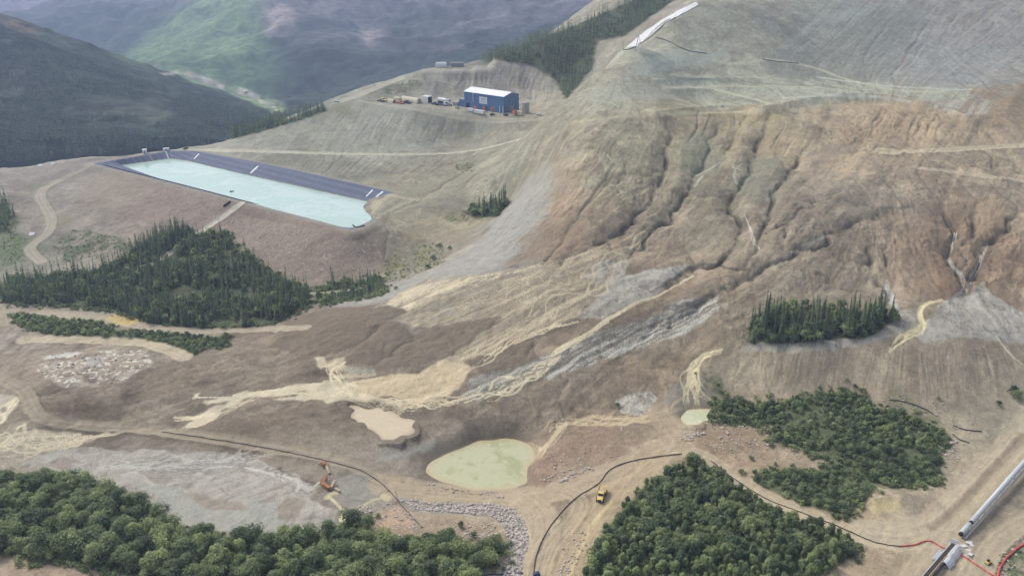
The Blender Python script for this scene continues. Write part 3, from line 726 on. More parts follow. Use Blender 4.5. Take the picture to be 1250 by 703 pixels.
# dark islands left standing in the flow
for px in ([(330,425),(345,395),(380,381),(418,376),(449,374),(493,375),(498,382),(477,392),(464,395),(457,407),(431,426),(413,430),(370,436)],
           [(464,396),(480,394),(500,402),(508,412),(482,430),(457,446),(416,443),(431,427),(457,408)],
           [(534,401),(616,386),(610,391),(575,419),(539,442),(464,453),(457,447),(482,430),(508,412)],
           [(564,442),(592,435),(636,422),(656,414),(651,424),(662,438),(610,453),(590,457)],
           [(380,463),(400,461),(424,464),(412,472),(385,472)],[(380,442),(396,444),(402,452),(384,455)],[(430,488),(470,486),(495,490),(488,503),(460,500),(440,497)]):
    m = fill(px, 2.2, 1)
    over(m, (129, 112, 97), .92, .10); FLOWM *= (1 - m)
    G.Z += box(m, 2, 2) * 0.9
def braid(px, hw, n, c, lw, seed, s=.9, wand=1.0):
    """n threads of wet sediment wandering and crossing inside a corridor"""
    global FLOWM
    r = np.random.default_rng(seed); p = line_w(px, 2)
    t = np.linspace(0, 1, len(p)); HW = np.interp(t, np.linspace(0, 1, len(hw)), hw) if np.ndim(hw) else np.full(len(p), hw)
    tang = np.gradient(p[:, :2], axis=0); nrm = np.stack([-tang[:, 1], tang[:, 0]], 1); nrm /= np.linalg.norm(nrm, axis=1)[:, None] + 1e-9
    M = np.zeros((G.na, G.nr), np.float32); ss = np.arange(len(p))
    for i in range(n):
        off = (vnoise(ss * (.05 + .05 * r.random()) + i * 31.7, ss * 0 + seed * 3.1, i % 12) * 2 - 1) * .75 + (vnoise(ss * .31 + i * 7.1, ss * 0 + seed, (i + 3) % 12) * 2 - 1) * .25 * wand
        q = p.copy(); q[:, :2] += nrm * (off * HW * 1.25)[:, None]
        a, b = sorted((r.random() * .35, 1 - r.random() * .35)) if i > 1 else (0, 1)
        q = q[int(a * len(q)):max(int(b * len(q)), int(a * len(q)) + 3)]
        wd = lw * .55 * (.4 + r.random() ** 2 * 1.5)
        stroke_w(q, wd * (.6 + .8 * vnoise(np.arange(len(q)) * .25, np.arange(len(q)) * 0 + i, 4)), M, .55)
    over(np.clip(M * 1.5, 0, 1), c, s, .06)
    FLOWM = np.maximum(FLOWM, np.clip(M * 1.5, 0, 1)); return M
braid([(790,285),(765,312),(720,345),(670,375),(620,410),(585,438),(560,455),(530,478)], [3,10,14,14,9,6,10,14], 5, (208,186,152), .8, 1, .8)
braid([(735,300),(680,318),(620,332),(560,347),(500,364),(455,376)], [1.5,3,4,7,7,3], 4, (220,198,162), .9, 2)
braid([(770,312),(700,345),(640,365),(560,378),(495,390)], [6,14,16,14,6], 4, (204,182,150), .8, 3, .75)
braid([(706,392),(660,404),(625,418),(590,440)], [3,3,2,2], 6, (222,200,164), 1.1, 4)
braid([(846,337),(820,351),(805,361),(777,369),(759,382),(738,392),(723,405),(702,418),(680,428),(676,438),(654,454),(626,466),(600,477),(565,486)], [.8,.8,.8,1.5,2,2,2.5,3,4,6,8,9,9,7], 15, (224,203,168), .95, 5)
0 and braid([(790,380),(740,405),(700,430),(660,450),(620,470),(580,487)], [6,9,10,10,9,6], 18, (190,184,178), .8, 6, .8)
0 and braid([(868,372),(830,390),(780,405),(720,430),(660,458)], [5,9,9,8,5], 16, (196,190,186), 1.0, 7, .8)
braid([(840,365),(790,385),(740,405),(690,432),(640,455),(590,480)], [7,9,9,9,9,7], 5, (112,103,96), .9, 8, .65)
braid([(575,484),(530,490),(480,495),(440,484),(400,478),(360,480),(320,483)], [4,6,5,5,6,3,2], 16, TANB, 1.1, 9)
braid([(440,470),(412,468),(385,470),(350,475),(300,483),(262,486),(235,486)], [6,5,3,2.5,2,1.5,1.5], 5, (228,208,176), 1.5, 10)
for px in ([(250,491),(262,486),(285,482),(300,479),(345,473),(372,469),(400,464),(425,466),(432,482),(400,481),(370,478),(340,482),(300,487),(262,492)],
           [(335,486),(370,479),(430,478),(440,490),(400,490),(360,488)], [(211,512),(240,507),(258,497),(285,488),(296,490),(275,500),(262,509),(253,516),(240,521),(222,523),(238,512)],
           [(232,483),(243,481),(240,488),(236,487)], [(380,438),(400,436),(410,446),(395,452)], [(130,521),(160,521),(205,523),(198,527),(150,526)]):
    m = fill(px, 3.2, 1); over(m, (212, 194, 164), .9, .08); FLOWM = np.maximum(FLOWM, m)
braid([(330,480),(290,494),(262,510),(240,522),(215,527),(160,524),(120,520)], [2,3,4,2,2,2,1], 5, (220,198,164), 1.1, 11)
braid([(260,505),(240,510),(213,512)], [3,3,1.5], 6, TANB, 1.2, 12)
braid([(420,440),(400,450),(410,465),(425,480),(440,492)], [5,6,6,4,3], 5, TANB, 1.0, 13)
braid([(490,505),(485,498),(520,490),(560,488)], [2.5,2.5,4,6], 9, TAN, .9, 14)
dl = fill([(0,528),(43,524),(80,528),(133,531),(110,538),(85,541),(54,554),(20,561),(-10,566)], 2.5, 1)
over(dl, (178, 162, 142), .8); over(dl * sstep(.3, 1.0, LONG), TANB, .7); over(dl * sstep(.5, 1.1, -LONG), (146,130,114), .6); FLOWM = np.maximum(FLOWM, dl)
braid([(150,528),(100,532),(50,537),(-20,545)], [3,8,13,15], 9, TANB, 1.1, 15, .7)
dl2 = fill([(-10,484),(20,482),(24,488),(18,500),(10,513),(-10,517)], 2, 1)
over(dl2 * .8, (186, 172, 154), .9); braid([(22,486),(8,500),(-10,516)], [4,7,8], 14, TANB, 1.0, 16); FLOWM = np.maximum(FLOWM, dl2)
over(fill([(2,496),(8,495),(8,502),(0,504)], .8, 1), (140,124,110), .9)
ft = fill([(843,462),(858,462),(872,485),(878,497),(845,500),(836,508),(815,515),(800,505),(815,480),(832,468)], 2, 1)
over(ft, (160, 148, 134), .85); FLOWM = np.maximum(FLOWM, ft)
braid([(882,427),(862,431),(852,441),(847,452),(842,468),(838,484),(834,500)], [1.0,1.5,2,4,9,14,15], 13, (228,208,166), 1.05, 17, .95)
braid([(880,430),(858,436),(848,450),(846,470),(868,488)], [1,2,3,5,3], 8, (222,200,158), .8, 18)
rk = fill([(752,492),(770,480),(795,477),(800,488),(795,500),(780,507),(760,506)], 1.5, 1)
over(rk, (170, 160, 150), .9, .3); over(rk * (spk > .6), (204, 196, 188), .6)
braid([(838,492),(815,503),(790,512),(750,514),(710,514),(680,516),(668,524)], [4,4,4,5,6,4,3], 16, (206,180,142), .8, 19)
braid([(690,516),(680,530),(668,545),(652,562)], [3,3,4,4], 10, (214,190,150), .8, 20)
sf = fill([(626,552),(632,541),(648,540),(660,546),(658,556),(650,568),(644,560),(638,556)], 1, 1)
over(sf, (214, 190, 154), .95)
braid([(1151,366),(1127,371),(1120,385),(1129,400),(1106,411),(1084,428)], [.6,1.5,2,3.5,4,2.5], 12, (228,208,162), 1.3, 21, .95)
braid([(1167,284),(1164,300),(1158,315),(1163,326),(1174,338),(1175,350),(1171,361)], 1.2, 3, (222,216,208), .8, 22)
braid([(1206,300),(1198,314),(1194,328),(1184,342),(1180,359)], 1.2, 3, (222,216,208), .8, 23)
braid([(1094,366),(1110,371),(1128,370)], .6, 2, (204,192,168), .7, 24)
braid([(1215,410),(1230,430),(1245,445)], [1,1.5,2], 4, (214,200,176), .7, 25)
braid([(1160,366),(1168,362),(1180,358)], .8, 3, (150,140,134), .8, 26)
braid([(908,262),(916,280),(920,296),(926,305)], [.6,1,1.5,1.2], 4, (212,202,190), .8, 27)
braid([(1010,288),(985,300),(960,312)], 1.0, 3, (196,186,174), .7, 28)
braid([(770,313),(735,303),(690,318)], .8, 3, (206,184,148), .8, 29)
for i, (px, c) in enumerate([([(900,225),(895,210),(905,200)], (186,180,160)), ([(850,215),(870,205),(880,198)], (184,176,154)), ([(893,204),(905,208)], (196,188,170)), ([(745,195),(738,185),(734,200)], (184,176,158)),
        ([(830,268),(812,300),(795,325)], (182,156,126)), ([(1000,245),(1030,235)], (176,160,140)), ([(735,235),(715,255),(700,268)], (174,164,142)), ([(960,178),(1000,195)], (180,162,138)), ([(858,215),(848,228)], (190,184,164))]):
    braid(px, 1.2, 4, c, .9, 60 + i, .8)
pl2 = fill([(45,452),(50,440),(60,432),(130,428),(177,428),(191,440),(170,452),(147,468),(110,470),(75,472)], 2.5, 2)
over(pl2 * sstep(-.3, .5, fbm(X, Y, 7, 3, 5)), (186, 170, 158), .7); over(pl2 * (vnoise(X / 1.6, Y / 2.2, 6) > .72), (224, 214, 204), .85)
over(fill([(104,440),(122,434),(126,440),(108,448)], 1, 1) , (182, 174, 174), .8)
over(fill([(52,436),(96,430),(97,433),(54,439)], .4, 1), (212,208,206), .9)
for nm_, wd_ in (('green_pool', 5), ('tan_pool', 4), ('pale_pool', 3), ('yellow_pool', 2)):
    mk_ = WATER[nm_][0].astype(np.float32); over(sstep(.04, .5, box(mk_, wd_, 2)) * (1 - .2 * mk_), (128, 113, 97), .55)
# wet mud by the streams
over(stroke([(60,520),(119,523),(198,530),(240,526)], 4, prof=.5), (112, 98, 88), .6)
over(stroke([(1090,250),(1040,272),(1000,290),(950,318),(915,338)], 4, prof=.6), (118, 106, 98), .5)
over(stroke([(1155,300),(1162,325),(1174,345),(1172,360)], 7, prof=.6), (118, 100, 86), .6)
over(stroke([(1222,280),(1198,317),(1182,355)], 6, prof=.6), (118, 100, 86), .5)

# ------------------------------------------------------------------ roads
ROADM = np.zeros((G.na, G.nr), np.float32)
BN = .6 + .6 * vnoise(X / 4, Y / 4, 2)
def road(px, hw, c, tracks=4, s=.9, berm=.5, seed=0, dark=(140,122,104)):
    global ROADM
    p = line_w(px, 3); M = stroke_w(p, hw * 1.15, None, .35); c = tuple(min(255, k + 9) for k in c)
    over(sstep(.15, .7, M), c, s, .07)
    ROADM = np.maximum(ROADM, sstep(.2, .5, M))
    tang = np.gradient(p[:, :2], axis=0); nrm = np.stack([-tang[:, 1], tang[:, 0]], 1); nrm /= np.linalg.norm(nrm, axis=1)[:, None] + 1e-9
    r = np.random.default_rng(seed)
    for i in range(tracks):
        o = (i + .5) / tracks * 2 - 1 + r.normal(0, .08)
        q = p.copy(); q[:, :2] += nrm * (o * hw * .85 + .3 * np.sin(np.arange(len(p)) * .2 + i))[:, None]
        T = stroke_w(q, .75, None, .5)
        over(T, dark if i % 2 else tuple(min(255, k + 18) for k in c), .26 if hw < 5 else .13, .05); G.Z[:] -= T * .06
    for o in (-1, 1):
        q = p.copy(); q[:, :2] += nrm * (o * hw * 1.15)
        G.Z[:] += stroke_w(q, 1.4, None, .8) * berm * BN
road([(-20,455),(14,468),(32,479),(38,500),(54,514),(119,520),(198,526),(281,537),(360,550),(420,563),(455,577),(482,592)], 4.2, (158,140,120), 4, .8, .7, 1)
road([(470,592),(500,597),(550,604),(600,608),(640,606),(690,598),(740,580),(790,560),(830,545),(828,520)], 8, (182,158,130), 7, .8, .08, 2)
road([(640,608),(662,625),(665,650),(655,680),(650,720)], 7, (184,160,132), 6, .85, .08, 3)
road([(690,600),(712,612),(695,640),(668,665),(655,715)], 4, (178,155,128), 4, .6, .3, 4)
road([(810,548),(770,585),(745,615),(715,645),(695,690),(680,730)], 7, (182,156,124), 6, .8, .08, 5)
road([(820,545),(860,556),(884,575),(919,598),(955,616),(1001,634),(1052,656),(1090,664)], 4.6, (186,164,136), 4, .85, .5, 6)
road([(1060,650),(1110,655),(1150,640),(1190,602),(1225,564),(1262,520)], 9, (188,168,142), 8, .8, .08, 7)
road([(1262,540),(1225,580),(1190,620),(1160,655),(1120,700),(1095,740)], 7, (184,162,136), 6, .7, .08, 8)
road([(1262,630),(1240,642),(1214,660),(1196,690),(1186,730)], 5, (178,158,132), 5, .8, .4, 9)
road([(830,540),(815,520),(805,505)], 7, (178,152,124), 6, .7, .08, 10)
road([(72,221),(52,230),(47,240),(56,255),(63,268),(60,284),(40,298),(34,306),(50,320)], 4.4, (168,154,138), 4, .85, .6, 11)
road([(112,201),(90,212),(72,221)], 3.5, (164,150,138), 3, .7, .4, 12)
road([(297,247),(287,254),(268,268),(246,283),(220,300),(195,318),(165,330)], 3.0, (192,182,168), 3, .9, .5, 13)
road([(31,415),(68,414),(137,416),(188,421),(212,429),(224,436)], 5.5, (190,170,144), 5, .9, .5, 14)
road([(50,381),(119,388),(160,396),(210,404),(270,405),(331,402),(372,400)], 4.5, (176,158,138), 4, .85, .4, 15)
road([(232,183),(300,184),(400,188),(500,189),(560,187),(600,180),(635,170)], 3.2, (186,178,160), 2, .9, .4, 16)
road([(206,184),(240,186),(356,212),(420,226),(483,240),(510,244)], 2.4, (182,166,142), 2, .8, .2, 17)
road([(415,124),(440,116),(465,105),(490,96)], 5, (176,168,154), 3, .8, .4, 18)
road([(440,124),(500,133),(560,142),(610,148),(650,146)], 2.6, (170,160,142), 3, .7, .3, 19)
road([(1070,185),(1130,185),(1190,181),(1262,177)], 3.6, (194,174,146), 3, .85, .4, 20)
road([(1120,205),(1180,212),(1262,222)], 2.6, (188,168,144), 3, .7, .4, 21)
road([(372,358),(390,358),(410,356),(440,352)], 2.0, (176,164,134), 2, .8, .2, 22)
over(fill([(0,372),(60,384),(119,384),(150,382),(178,392),(160,402),(119,392),(61,387),(20,395),(-20,400),(-20,372)], 2, 2), (180,164,144), .6)
over(fill([(130,388),(140,384),(157,384),(176,392),(157,398),(139,395)], 1.0, 1), (206,176,106), .9)
over(fill([(1059,619),(1066,611),(1075,607),(1095,608),(1102,619),(1090,624),(1066,626)], .6, 1), (206,184,136), .9)
over(stroke([(1250,530),(1214,570),(1181,606),(1158,628),(1136,644)], 2.5, prof=.6), (134,116,98), .75)
over(stroke([(745,612),(730,630),(712,660),(695,700)], 1.4, prof=.4), (216,190,140), .8)
over(fill([(660,555),(690,535),(760,525),(785,538),(740,565),(690,585),(655,590),(648,580)], 3, 2) * sstep(-.5, .6, fbm(X, Y, 9, 3, 4)), (152,122,104), .65)
over(fill([(850,520),(900,512),(940,520),(945,535),(900,535),(860,540)], 3, 2), (160,130,104), .5)
RIPRAP = fill([(479,605),(519,612),(601,614),(627,621),(641,634),(646,659),(637,698),(630,720),(606,720),(623,666),(616,641),(601,630),(551,626),(504,623)], .6, 1)
over(RIPRAP, (164, 156, 148), .95, .3)
G.Z -= box(RIPRAP, 2, 2) * .8
over(fill([(414,632),(420,622),(432,622),(436,634),(424,640)], 1, 1), (200,192,150), .7)
over(stroke([(402,606),(408,612),(418,622)], 1.0, prof=.4), (222,204,164), .9); over(stroke([(400,607),(404,603),(410,601)], 2.0, prof=.4), (216,198,150), .8)
over(stroke([(432,626),(445,616),(455,610),(463,608)], 1.0, prof=.4), (212,192,152), .8)
over(stroke([(358,585),(368,592),(378,596)], 2.2, prof=.5), (198,190,184), .7)
over(stroke([(340,572),(360,582),(376,588),(390,592)], 1.2, prof=.5), (112,100,92), .7)
for pl, s_ in (([(360,582),(366,590),(362,600)], 61), ([(372,598),(384,594),(392,588)], 62), ([(300,570),(330,578),(355,588)], 63)): braid(pl, 2, 5, (202,192,184), .7, s_)
for sd in range(8):
    r_ = np.random.default_rng(200 + sd); u0, v0 = r_.uniform(110, 270), r_.uniform(556, 580)
    braid([(u0 + 60, v0 - 6), (u0 + 20, v0 + r_.normal(0, 3)), (u0 - 30, v0 + 4)], 6, 9, (196,188,184) if sd % 2 else (134,124,118), .8, 210 + sd, .6)
lum = ALB @ np.array([.3, .59, .11], np.float32)
ALB = (lum[..., None] + (ALB - (1.0 * lum[..., None])) * .81) * np.array([.972, .995, .885], np.float32)
ALB = np.clip(ALB, .01, .85).astype(np.float32)
CLS[FLOWM > .5] = 2
CLS[ROADM > .5] = 1
CLS[(LINER > .5)] = 3

# ------------------------------------------------------------------ materials
def new_mat(name, rough=.9, spec=.2):
    m = bpy.data.materials.new(name); m.use_nodes = True
    b = m.node_tree.nodes['Principled BSDF']
    b.inputs['Roughness'].default_value = rough
    b.inputs['Specular IOR Level'].default_value = spec
    return m, m.node_tree, b

def solid(name, c, rough=.6, spec=.3, metal=0.0, nscale=None, namp=.25, linear=False):
    """plain paint or stone with a procedural mottling over it"""
    m, t, b = new_mat(name, rough, spec)
    rgb = tuple(c) if linear else tuple(alb(c))
    b.inputs['Metallic'].default_value = metal
    geo = t.nodes.new('ShaderNodeNewGeometry')
    n = t.nodes.new('ShaderNodeTexNoise'); n.inputs['Scale'].default_value = nscale or .8; n.inputs['Detail'].default_value = 5
    t.links.new(geo.outputs['Position'], n.inputs['Vector'])
    mr = t.nodes.new('ShaderNodeMapRange'); mr.inputs['From Min'].default_value = .25; mr.inputs['From Max'].default_value = .75
    mr.inputs['To Min'].default_value = 1 - namp; mr.inputs['To Max'].default_value = 1 + namp
    t.links.new(n.outputs['Fac'], mr.inputs['Value'])
    mx = t.nodes.new('ShaderNodeVectorMath'); mx.operation = 'SCALE'; mx.inputs[0].default_value = rgb
    t.links.new(mr.outputs[0], mx.inputs['Scale'])
    t.links.new(mx.outputs[0], b.inputs['Base Color'])
    return m

def ground_mat(name, rough, bump=.5, fine=1.2):
    m, t, b = new_mat(name, rough, .15)
    at = t.nodes.new('ShaderNodeAttribute'); at.attribute_name = 'soil'
    geo = t.nodes.new('ShaderNodeNewGeometry')
    n1 = t.nodes.new('ShaderNodeTexNoise'); n1.inputs['Scale'].default_value = fine; n1.inputs['Detail'].default_value = 6; n1.inputs['Roughness'].default_value = .7
    t.links.new(geo.outputs['Position'], n1.inputs['Vector'])
    mr = t.nodes.new('ShaderNodeMapRange'); mr.inputs['From Min'].default_value = .3; mr.inputs['From Max'].default_value = .7; mr.inputs['To Min'].default_value = .72; mr.inputs['To Max'].default_value = 1.28
    t.links.new(n1.outputs['Fac'], mr.inputs['Value'])
    mx = t.nodes.new('ShaderNodeVectorMath'); mx.operation = 'SCALE'
    t.links.new(at.outputs['Color'], mx.inputs[0]); t.links.new(mr.outputs[0], mx.inputs['Scale'])
    t.links.new(mx.outputs[0], b.inputs['Base Color'])
    bp = t.nodes.new('ShaderNodeBump'); bp.inputs['Strength'].default_value = bump; bp.inputs['Distance'].default_value = .5
    t.links.new(n1.outputs['Fac'], bp.inputs['Height']); t.links.new(bp.outputs[0], b.inputs['Normal'])
    return m

def link(name, me, mat=None, parent=None, label=None, cat=None, group=None, kind=None):
    o = bpy.data.objects.new(name, me); COL.objects.link(o)
    if mat is not None and me is not None and not me.materials: me.materials.append(mat)
    if parent: o.parent = parent
    tag(o, label, cat, group, kind); return o

def tag(o, label=None, cat=None, group=None, kind=None):
    for k, v in (('label', label), ('category', cat), ('group', group), ('kind', kind)):
        if v: o[k] = v

def np_mesh(name, co, quads, smooth=True, colors=None, aname='soil'):
    """mesh straight from arrays; faces all of one size"""
    me = bpy.data.meshes.new(name); n = quads.shape[1]
    me.vertices.add(len(co)); me.vertices.foreach_set('co', np.ascontiguousarray(co, np.float32).ravel())
    me.loops.add(quads.size); me.loops.foreach_set('vertex_index', np.ascontiguousarray(quads, np.int32).ravel())
    me.polygons.add(len(quads)); me.polygons.foreach_set('loop_start', np.arange(0, quads.size, n, dtype=np.int32))
    me.polygons.foreach_set('loop_total', np.full(len(quads), n, np.int32))
    me.polygons.foreach_set('use_smooth', np.full(len(quads), smooth, bool))
    me.update(calc_edges=True)
    if colors is not None:
        a = me.attributes.new(aname, 'FLOAT_COLOR', 'POINT')
        c4 = np.ones((len(co), 4), np.float32); c4[:, :3] = colors; a.data.foreach_set('color', c4.ravel())
    return me

def grid_quads(mask_cells, nr):
    a, j = np.nonzero(mask_cells)
    v = a * nr + j
    return np.stack([v, v + nr, v + nr + 1, v + 1], 1)[:, ::-1]

def sub_mesh(name, Xg, Yg, Zg, cells, colors=None):
    nr = Xg.shape[1]; q = grid_quads(cells, nr)
    used, inv = np.unique(q, return_inverse=True)
    co = np.stack([Xg.ravel()[used], Yg.ravel()[used], Zg.ravel()[used]], 1)
    return np_mesh(name, co, inv.reshape(q.shape)[:, ::-1][:, ::-1], True, colors.reshape(-1, 3)[used] if colors is not None else None)

cellcls = CLS[:-1, :-1]
NAMES = {0: ('ground', ground_mat('soil', .95)), 1: ('road', ground_mat('packed_gravel', .9, .15, 2.0)), 2: ('mud_flow', ground_mat('wet_mud', .6, .2, 1.5))}
for k, (nm, mt) in NAMES.items():
    link(nm, sub_mesh(nm, G.X, G.Y, G.Z, cellcls == k, ALB), mt, kind='structure')

# pond liner: dark sheet with welded seams running down the bank
lm, t, b = new_mat('liner_sheet', .75, .12)
geo = t.nodes.new('ShaderNodeNewGeometry')
nz = t.nodes.new('ShaderNodeTexNoise'); nz.inputs['Scale'].default_value = .15; nz.inputs['Detail'].default_value = 5
t.links.new(geo.outputs['Position'], nz.inputs['Vector'])
wv = t.nodes.new('ShaderNodeTexWave'); wv.wave_type = 'BANDS'; wv.bands_direction = 'X'; wv.inputs['Scale'].default_value = .05; wv.inputs['Distortion'].default_value = .6
mpn = t.nodes.new('ShaderNodeMapping'); mpn.inputs['Rotation'].default_value = (0, 0, math.radians(-52))
t.links.new(geo.outputs['Position'], mpn.inputs['Vector']); t.links.new(mpn.outputs[0], wv.inputs['Vector'])
cr = t.nodes.new('ShaderNodeValToRGB'); cr.color_ramp.elements[0].position = .0; cr.color_ramp.elements[0].color = (*alb((100, 106, 122)), 1); cr.color_ramp.elements[1].position = .9; cr.color_ramp.elements[1].color = (*alb((110, 116, 132)), 1)
e = cr.color_ramp.elements.new(.98); e.color = (*alb((112, 118, 134)), 1)
t.links.new(wv.outputs['Fac'], cr.inputs[0])
mrl = t.nodes.new('ShaderNodeMapRange'); mrl.inputs['To Min'].default_value = .8; mrl.inputs['To Max'].default_value = 1.2
t.links.new(nz.outputs['Fac'], mrl.inputs['Value'])
vx = t.nodes.new('ShaderNodeVectorMath'); vx.operation = 'SCALE'
t.links.new(cr.outputs[0], vx.inputs[0]); t.links.new(mrl.outputs[0], vx.inputs['Scale']); t.links.new(vx.outputs[0], b.inputs['Base Color'])
link('pond_liner', sub_mesh('pond_liner', G.X, G.Y, G.Z, cellcls == 3), lm, label='dark blue grey plastic liner on the banks of the turquoise pond', cat='pond liner')

def water_mat(name, rough):
    m = ground_mat(name, rough, .05, .35); bb = m.node_tree.nodes['Principled BSDF']; bb.inputs['Specular IOR Level'].default_value = .4
    mr = m.node_tree.nodes['Map Range']; mr.inputs['To Min'].default_value = .95; mr.inputs['To Max'].default_value = 1.05
    return m
SWIRL = fbm(X + 14 * WARP[0], Y + 14 * WARP[1], 28, 4, 9); SWIRL2 = fbm(X + 30 * WARP[1], Y + 4 * WARP[0], 12, 4, 6)
for nm, c1, c2, edge, rough, wid in [('pond_water', (178,203,187), (190,211,198), (160,182,142), .16, 4), ('green_pool', (172,170,124), (190,188,148), (196,178,138), .18, 10), ('tan_pool', (204,186,152), (214,198,166), (176,156,128), .25, 6),
                        ('pale_pool', (196,198,158), (220,214,184), (206,190,150), .2, 6), ('yellow_pool', (196,190,140), (206,200,156), (190,174,130), .25, 4), ('seepage_pool', (186,176,134), (196,186,146), (176,160,126), .25, 4)]:
    Mk, lv = WATER[nm]; core = box(Mk.astype(np.float32), wid, 2); k = sstep(.55, .98, core + .10 * SWIRL2)[..., None]
    t_ = sstep(-.25, .45, SWIRL + .5 * SWIRL2)[..., None]; inner = alb(c1) * (1 - t_) + alb(c2) * t_
    wc = (alb(edge) * (1 - k) + inner * k).astype(np.float32)
    link(nm, sub_mesh(nm, G.X, G.Y, np.full_like(G.Z, lv), Mk[:-1, :-1], wc), water_mat(nm, rough), kind='structure')

# ------------------------------------------------------------------ far valley: hills and mountains beyond the mine
H = Fan(-0.72, 0.72, 620, 1050.0, 11000.0, 520)
FARP = [(0,195,1200),(0,150,1450),(0,100,1680),(0,60,1850),(0,25,2030),(-100,180,1200),(-100,100,1650),(-100,5,2050),(-250,60,1800),(60,50,1960),(60,100,1680),(60,170,1350),
 (130,80,1950),(130,130,1600),(130,175,1350),(200,105,1950),(200,150,1560),(260,121,1900),(260,155,1560),(310,136,1780),(300,152,1600),(350,146,1640),
 (335,132,2000),(300,120,2250),(270,108,2500),(240,96,2800),(205,86,3200),(400,128,1900),(450,125,1950),
 (332,112,2450),(350,60,3200),(330,20,3750),(330,-45,4500),(250,60,3500),(290,85,2950),(200,66,3750),(145,70,4000),(190,35,4200),(240,0,4350),(260,-45,4800),(150,85,3500),
 (430,100,2500),(450,60,3200),(450,0,4000),(450,-60,4900),(380,60,3000),(550,60,3200),(550,0,3950),(600,75,2900),(650,20,3700),(660,-5,3950),(560,-60,4700),(640,-60,5200),
 (60,40,6300),(0,20,6400),(100,55,6000),(0,-30,7300),(60,-60,8000),(150,0,6600),(200,-30,7200),(120,-70,8500),(700,4,6500),(720,-20,7200),(760,-60,8500)]
FARX = [(-900,2750,-185),(-700,2600,-180),(-1300,2600,-140),(-600,2300,-170),(-480,2250,-150),(-1700,2700,-60),(-1500,3200,-190),(-1600,2000,110),(-1500,1300,20),(-600,1100,-70),(-300,1400,-95),(0,1500,-60),(300,1700,-60),(600,1700,-50),
        (-1500,5200,-150),(-2400,5500,-50),(500,3500,60),(1200,3500,100),(2500,4500,200),(3500,7000,400),(1000,6500,200),(-4500,8000,900),(-2500,9000,1100),(0,9500,900),(1500,10000,900),(-1900,4600,-160),(-1000,4900,-40),(-1200,3600,-150)]
HP = np.array([y_hit(*c) for c in FARP] + [np.array(c, float) for c in FARX])
H.Z = H.base(RBF(HP[:, :2], HP[:, 2], 90.0), 4).astype(np.float32)
XH, YH = H.X, H.Y
rdist = np.hypot(XH, YH)
amp = sstep(1500, 4500, rdist)
H.Z += (amp * (np.abs(fbm(XH, YH, 900, 5, 3)) * -170 + 60) + (1 - amp) * fbm(XH, YH, 220, 4, 2) * 7 + fbm(XH, YH, 60, 4, 6) * (2 + 7 * amp) + fbm(XH, YH, 18, 2, 3) * 2.5).astype(np.float32)
ai_, ji_ = H.idx(*[np.array([q]) for q in (0, 0)])
def fhit(px):
    return H.hit(densify(px, 8))
# colours of the far slopes: forest, meadow, bare rock, with sun and cloud shade painted in
gz_a, gz_j = np.gradient(H.Z); slope = np.hypot(gz_a / (H.da * rdist), gz_j / (H.k * rdist))
nf = fbm(XH, YH, 260, 5, 8); nf2 = fbm(XH, YH, 60, 4, 5)
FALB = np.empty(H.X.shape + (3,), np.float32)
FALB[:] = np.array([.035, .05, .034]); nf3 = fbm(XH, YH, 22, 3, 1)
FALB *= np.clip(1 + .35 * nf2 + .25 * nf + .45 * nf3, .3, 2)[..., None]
def fover(M, c, s=1.0):
    global FALB
    m = np.clip(M * s, 0, 1)[..., None]; FALB = FALB * (1 - m) + np.array(c, np.float32) * np.clip(1 + .3 * nf2 + .35 * nf3, .4, 1.8)[..., None] * m
def fpoly(px, soft=4, rough=25):
    h = H.hit(densify(px, 8)); a, j = H.idx(h[:, 0], h[:, 1]); P = np.stack([a, j], 1)
    A, J = np.meshgrid(np.arange(H.na), np.arange(H.nr), indexing='ij')
    A = A + nf * rough / (H.da * rdist); J = J + nf2 * rough / (H.k * rdist)
    ins = np.zeros(A.shape, bool)
    for i in range(len(P)):
        x0, y0 = P[i]; x1, y1 = P[(i + 1) % len(P)]
        if y0 != y1: ins ^= ((y0 > J) != (y1 > J)) & (A < (x1 - x0) * (J - y0) / (y1 - y0) + x0)
    return box_full(ins.astype(np.float32), soft, 2)
fover(sstep(5200, 6500, rdist), (.20, .15, .16), .85)                               # bare far range
fover(sstep(-150, 60, H.Z + 80 * nf) * sstep(2600, 3600, rdist), (.165, .145, .155), .8)
fover(fpoly([(145,72),(190,36),(240,2),(262,-30),(312,-30),(316,20),(318,60),(300,95),(330,112),(250,92),(200,80)]), (.15, .225, .10), .95)  # green spur: its sunlit brightness is put into the colour
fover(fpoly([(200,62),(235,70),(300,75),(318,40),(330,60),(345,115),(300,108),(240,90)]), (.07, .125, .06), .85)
fover(fpoly([(315,15),(335,0),(360,15),(355,35),(330,40)], 2), (.36, .29, .26), .8)
fover(fpoly([(440,30),(470,40),(460,55),(438,45)], 2), (.34, .28, .27), .7)
fover(fpoly([(470,55),(560,55),(545,65),(480,62)], 2), (.18, .15, .15), .5)
fover(fpoly([(0,20),(30,28),(50,42),(30,40),(0,32)], 2, 10), (.22, .16, .12), .8)
fover(fpoly([(205,86),(225,84),(290,108),(345,126),(350,138),(320,132),(270,110),(225,98)], 1, 14), (.20, .27, .13), .9)
fover(fpoly([(100,130),(170,128),(260,128),(240,140),(160,150),(110,150)], 3, 20), (.085, .095, .065), .6)
fover(fpoly([(0,70),(30,85),(25,110),(0,115)], 3, 20), (.09, .085, .085), .6)
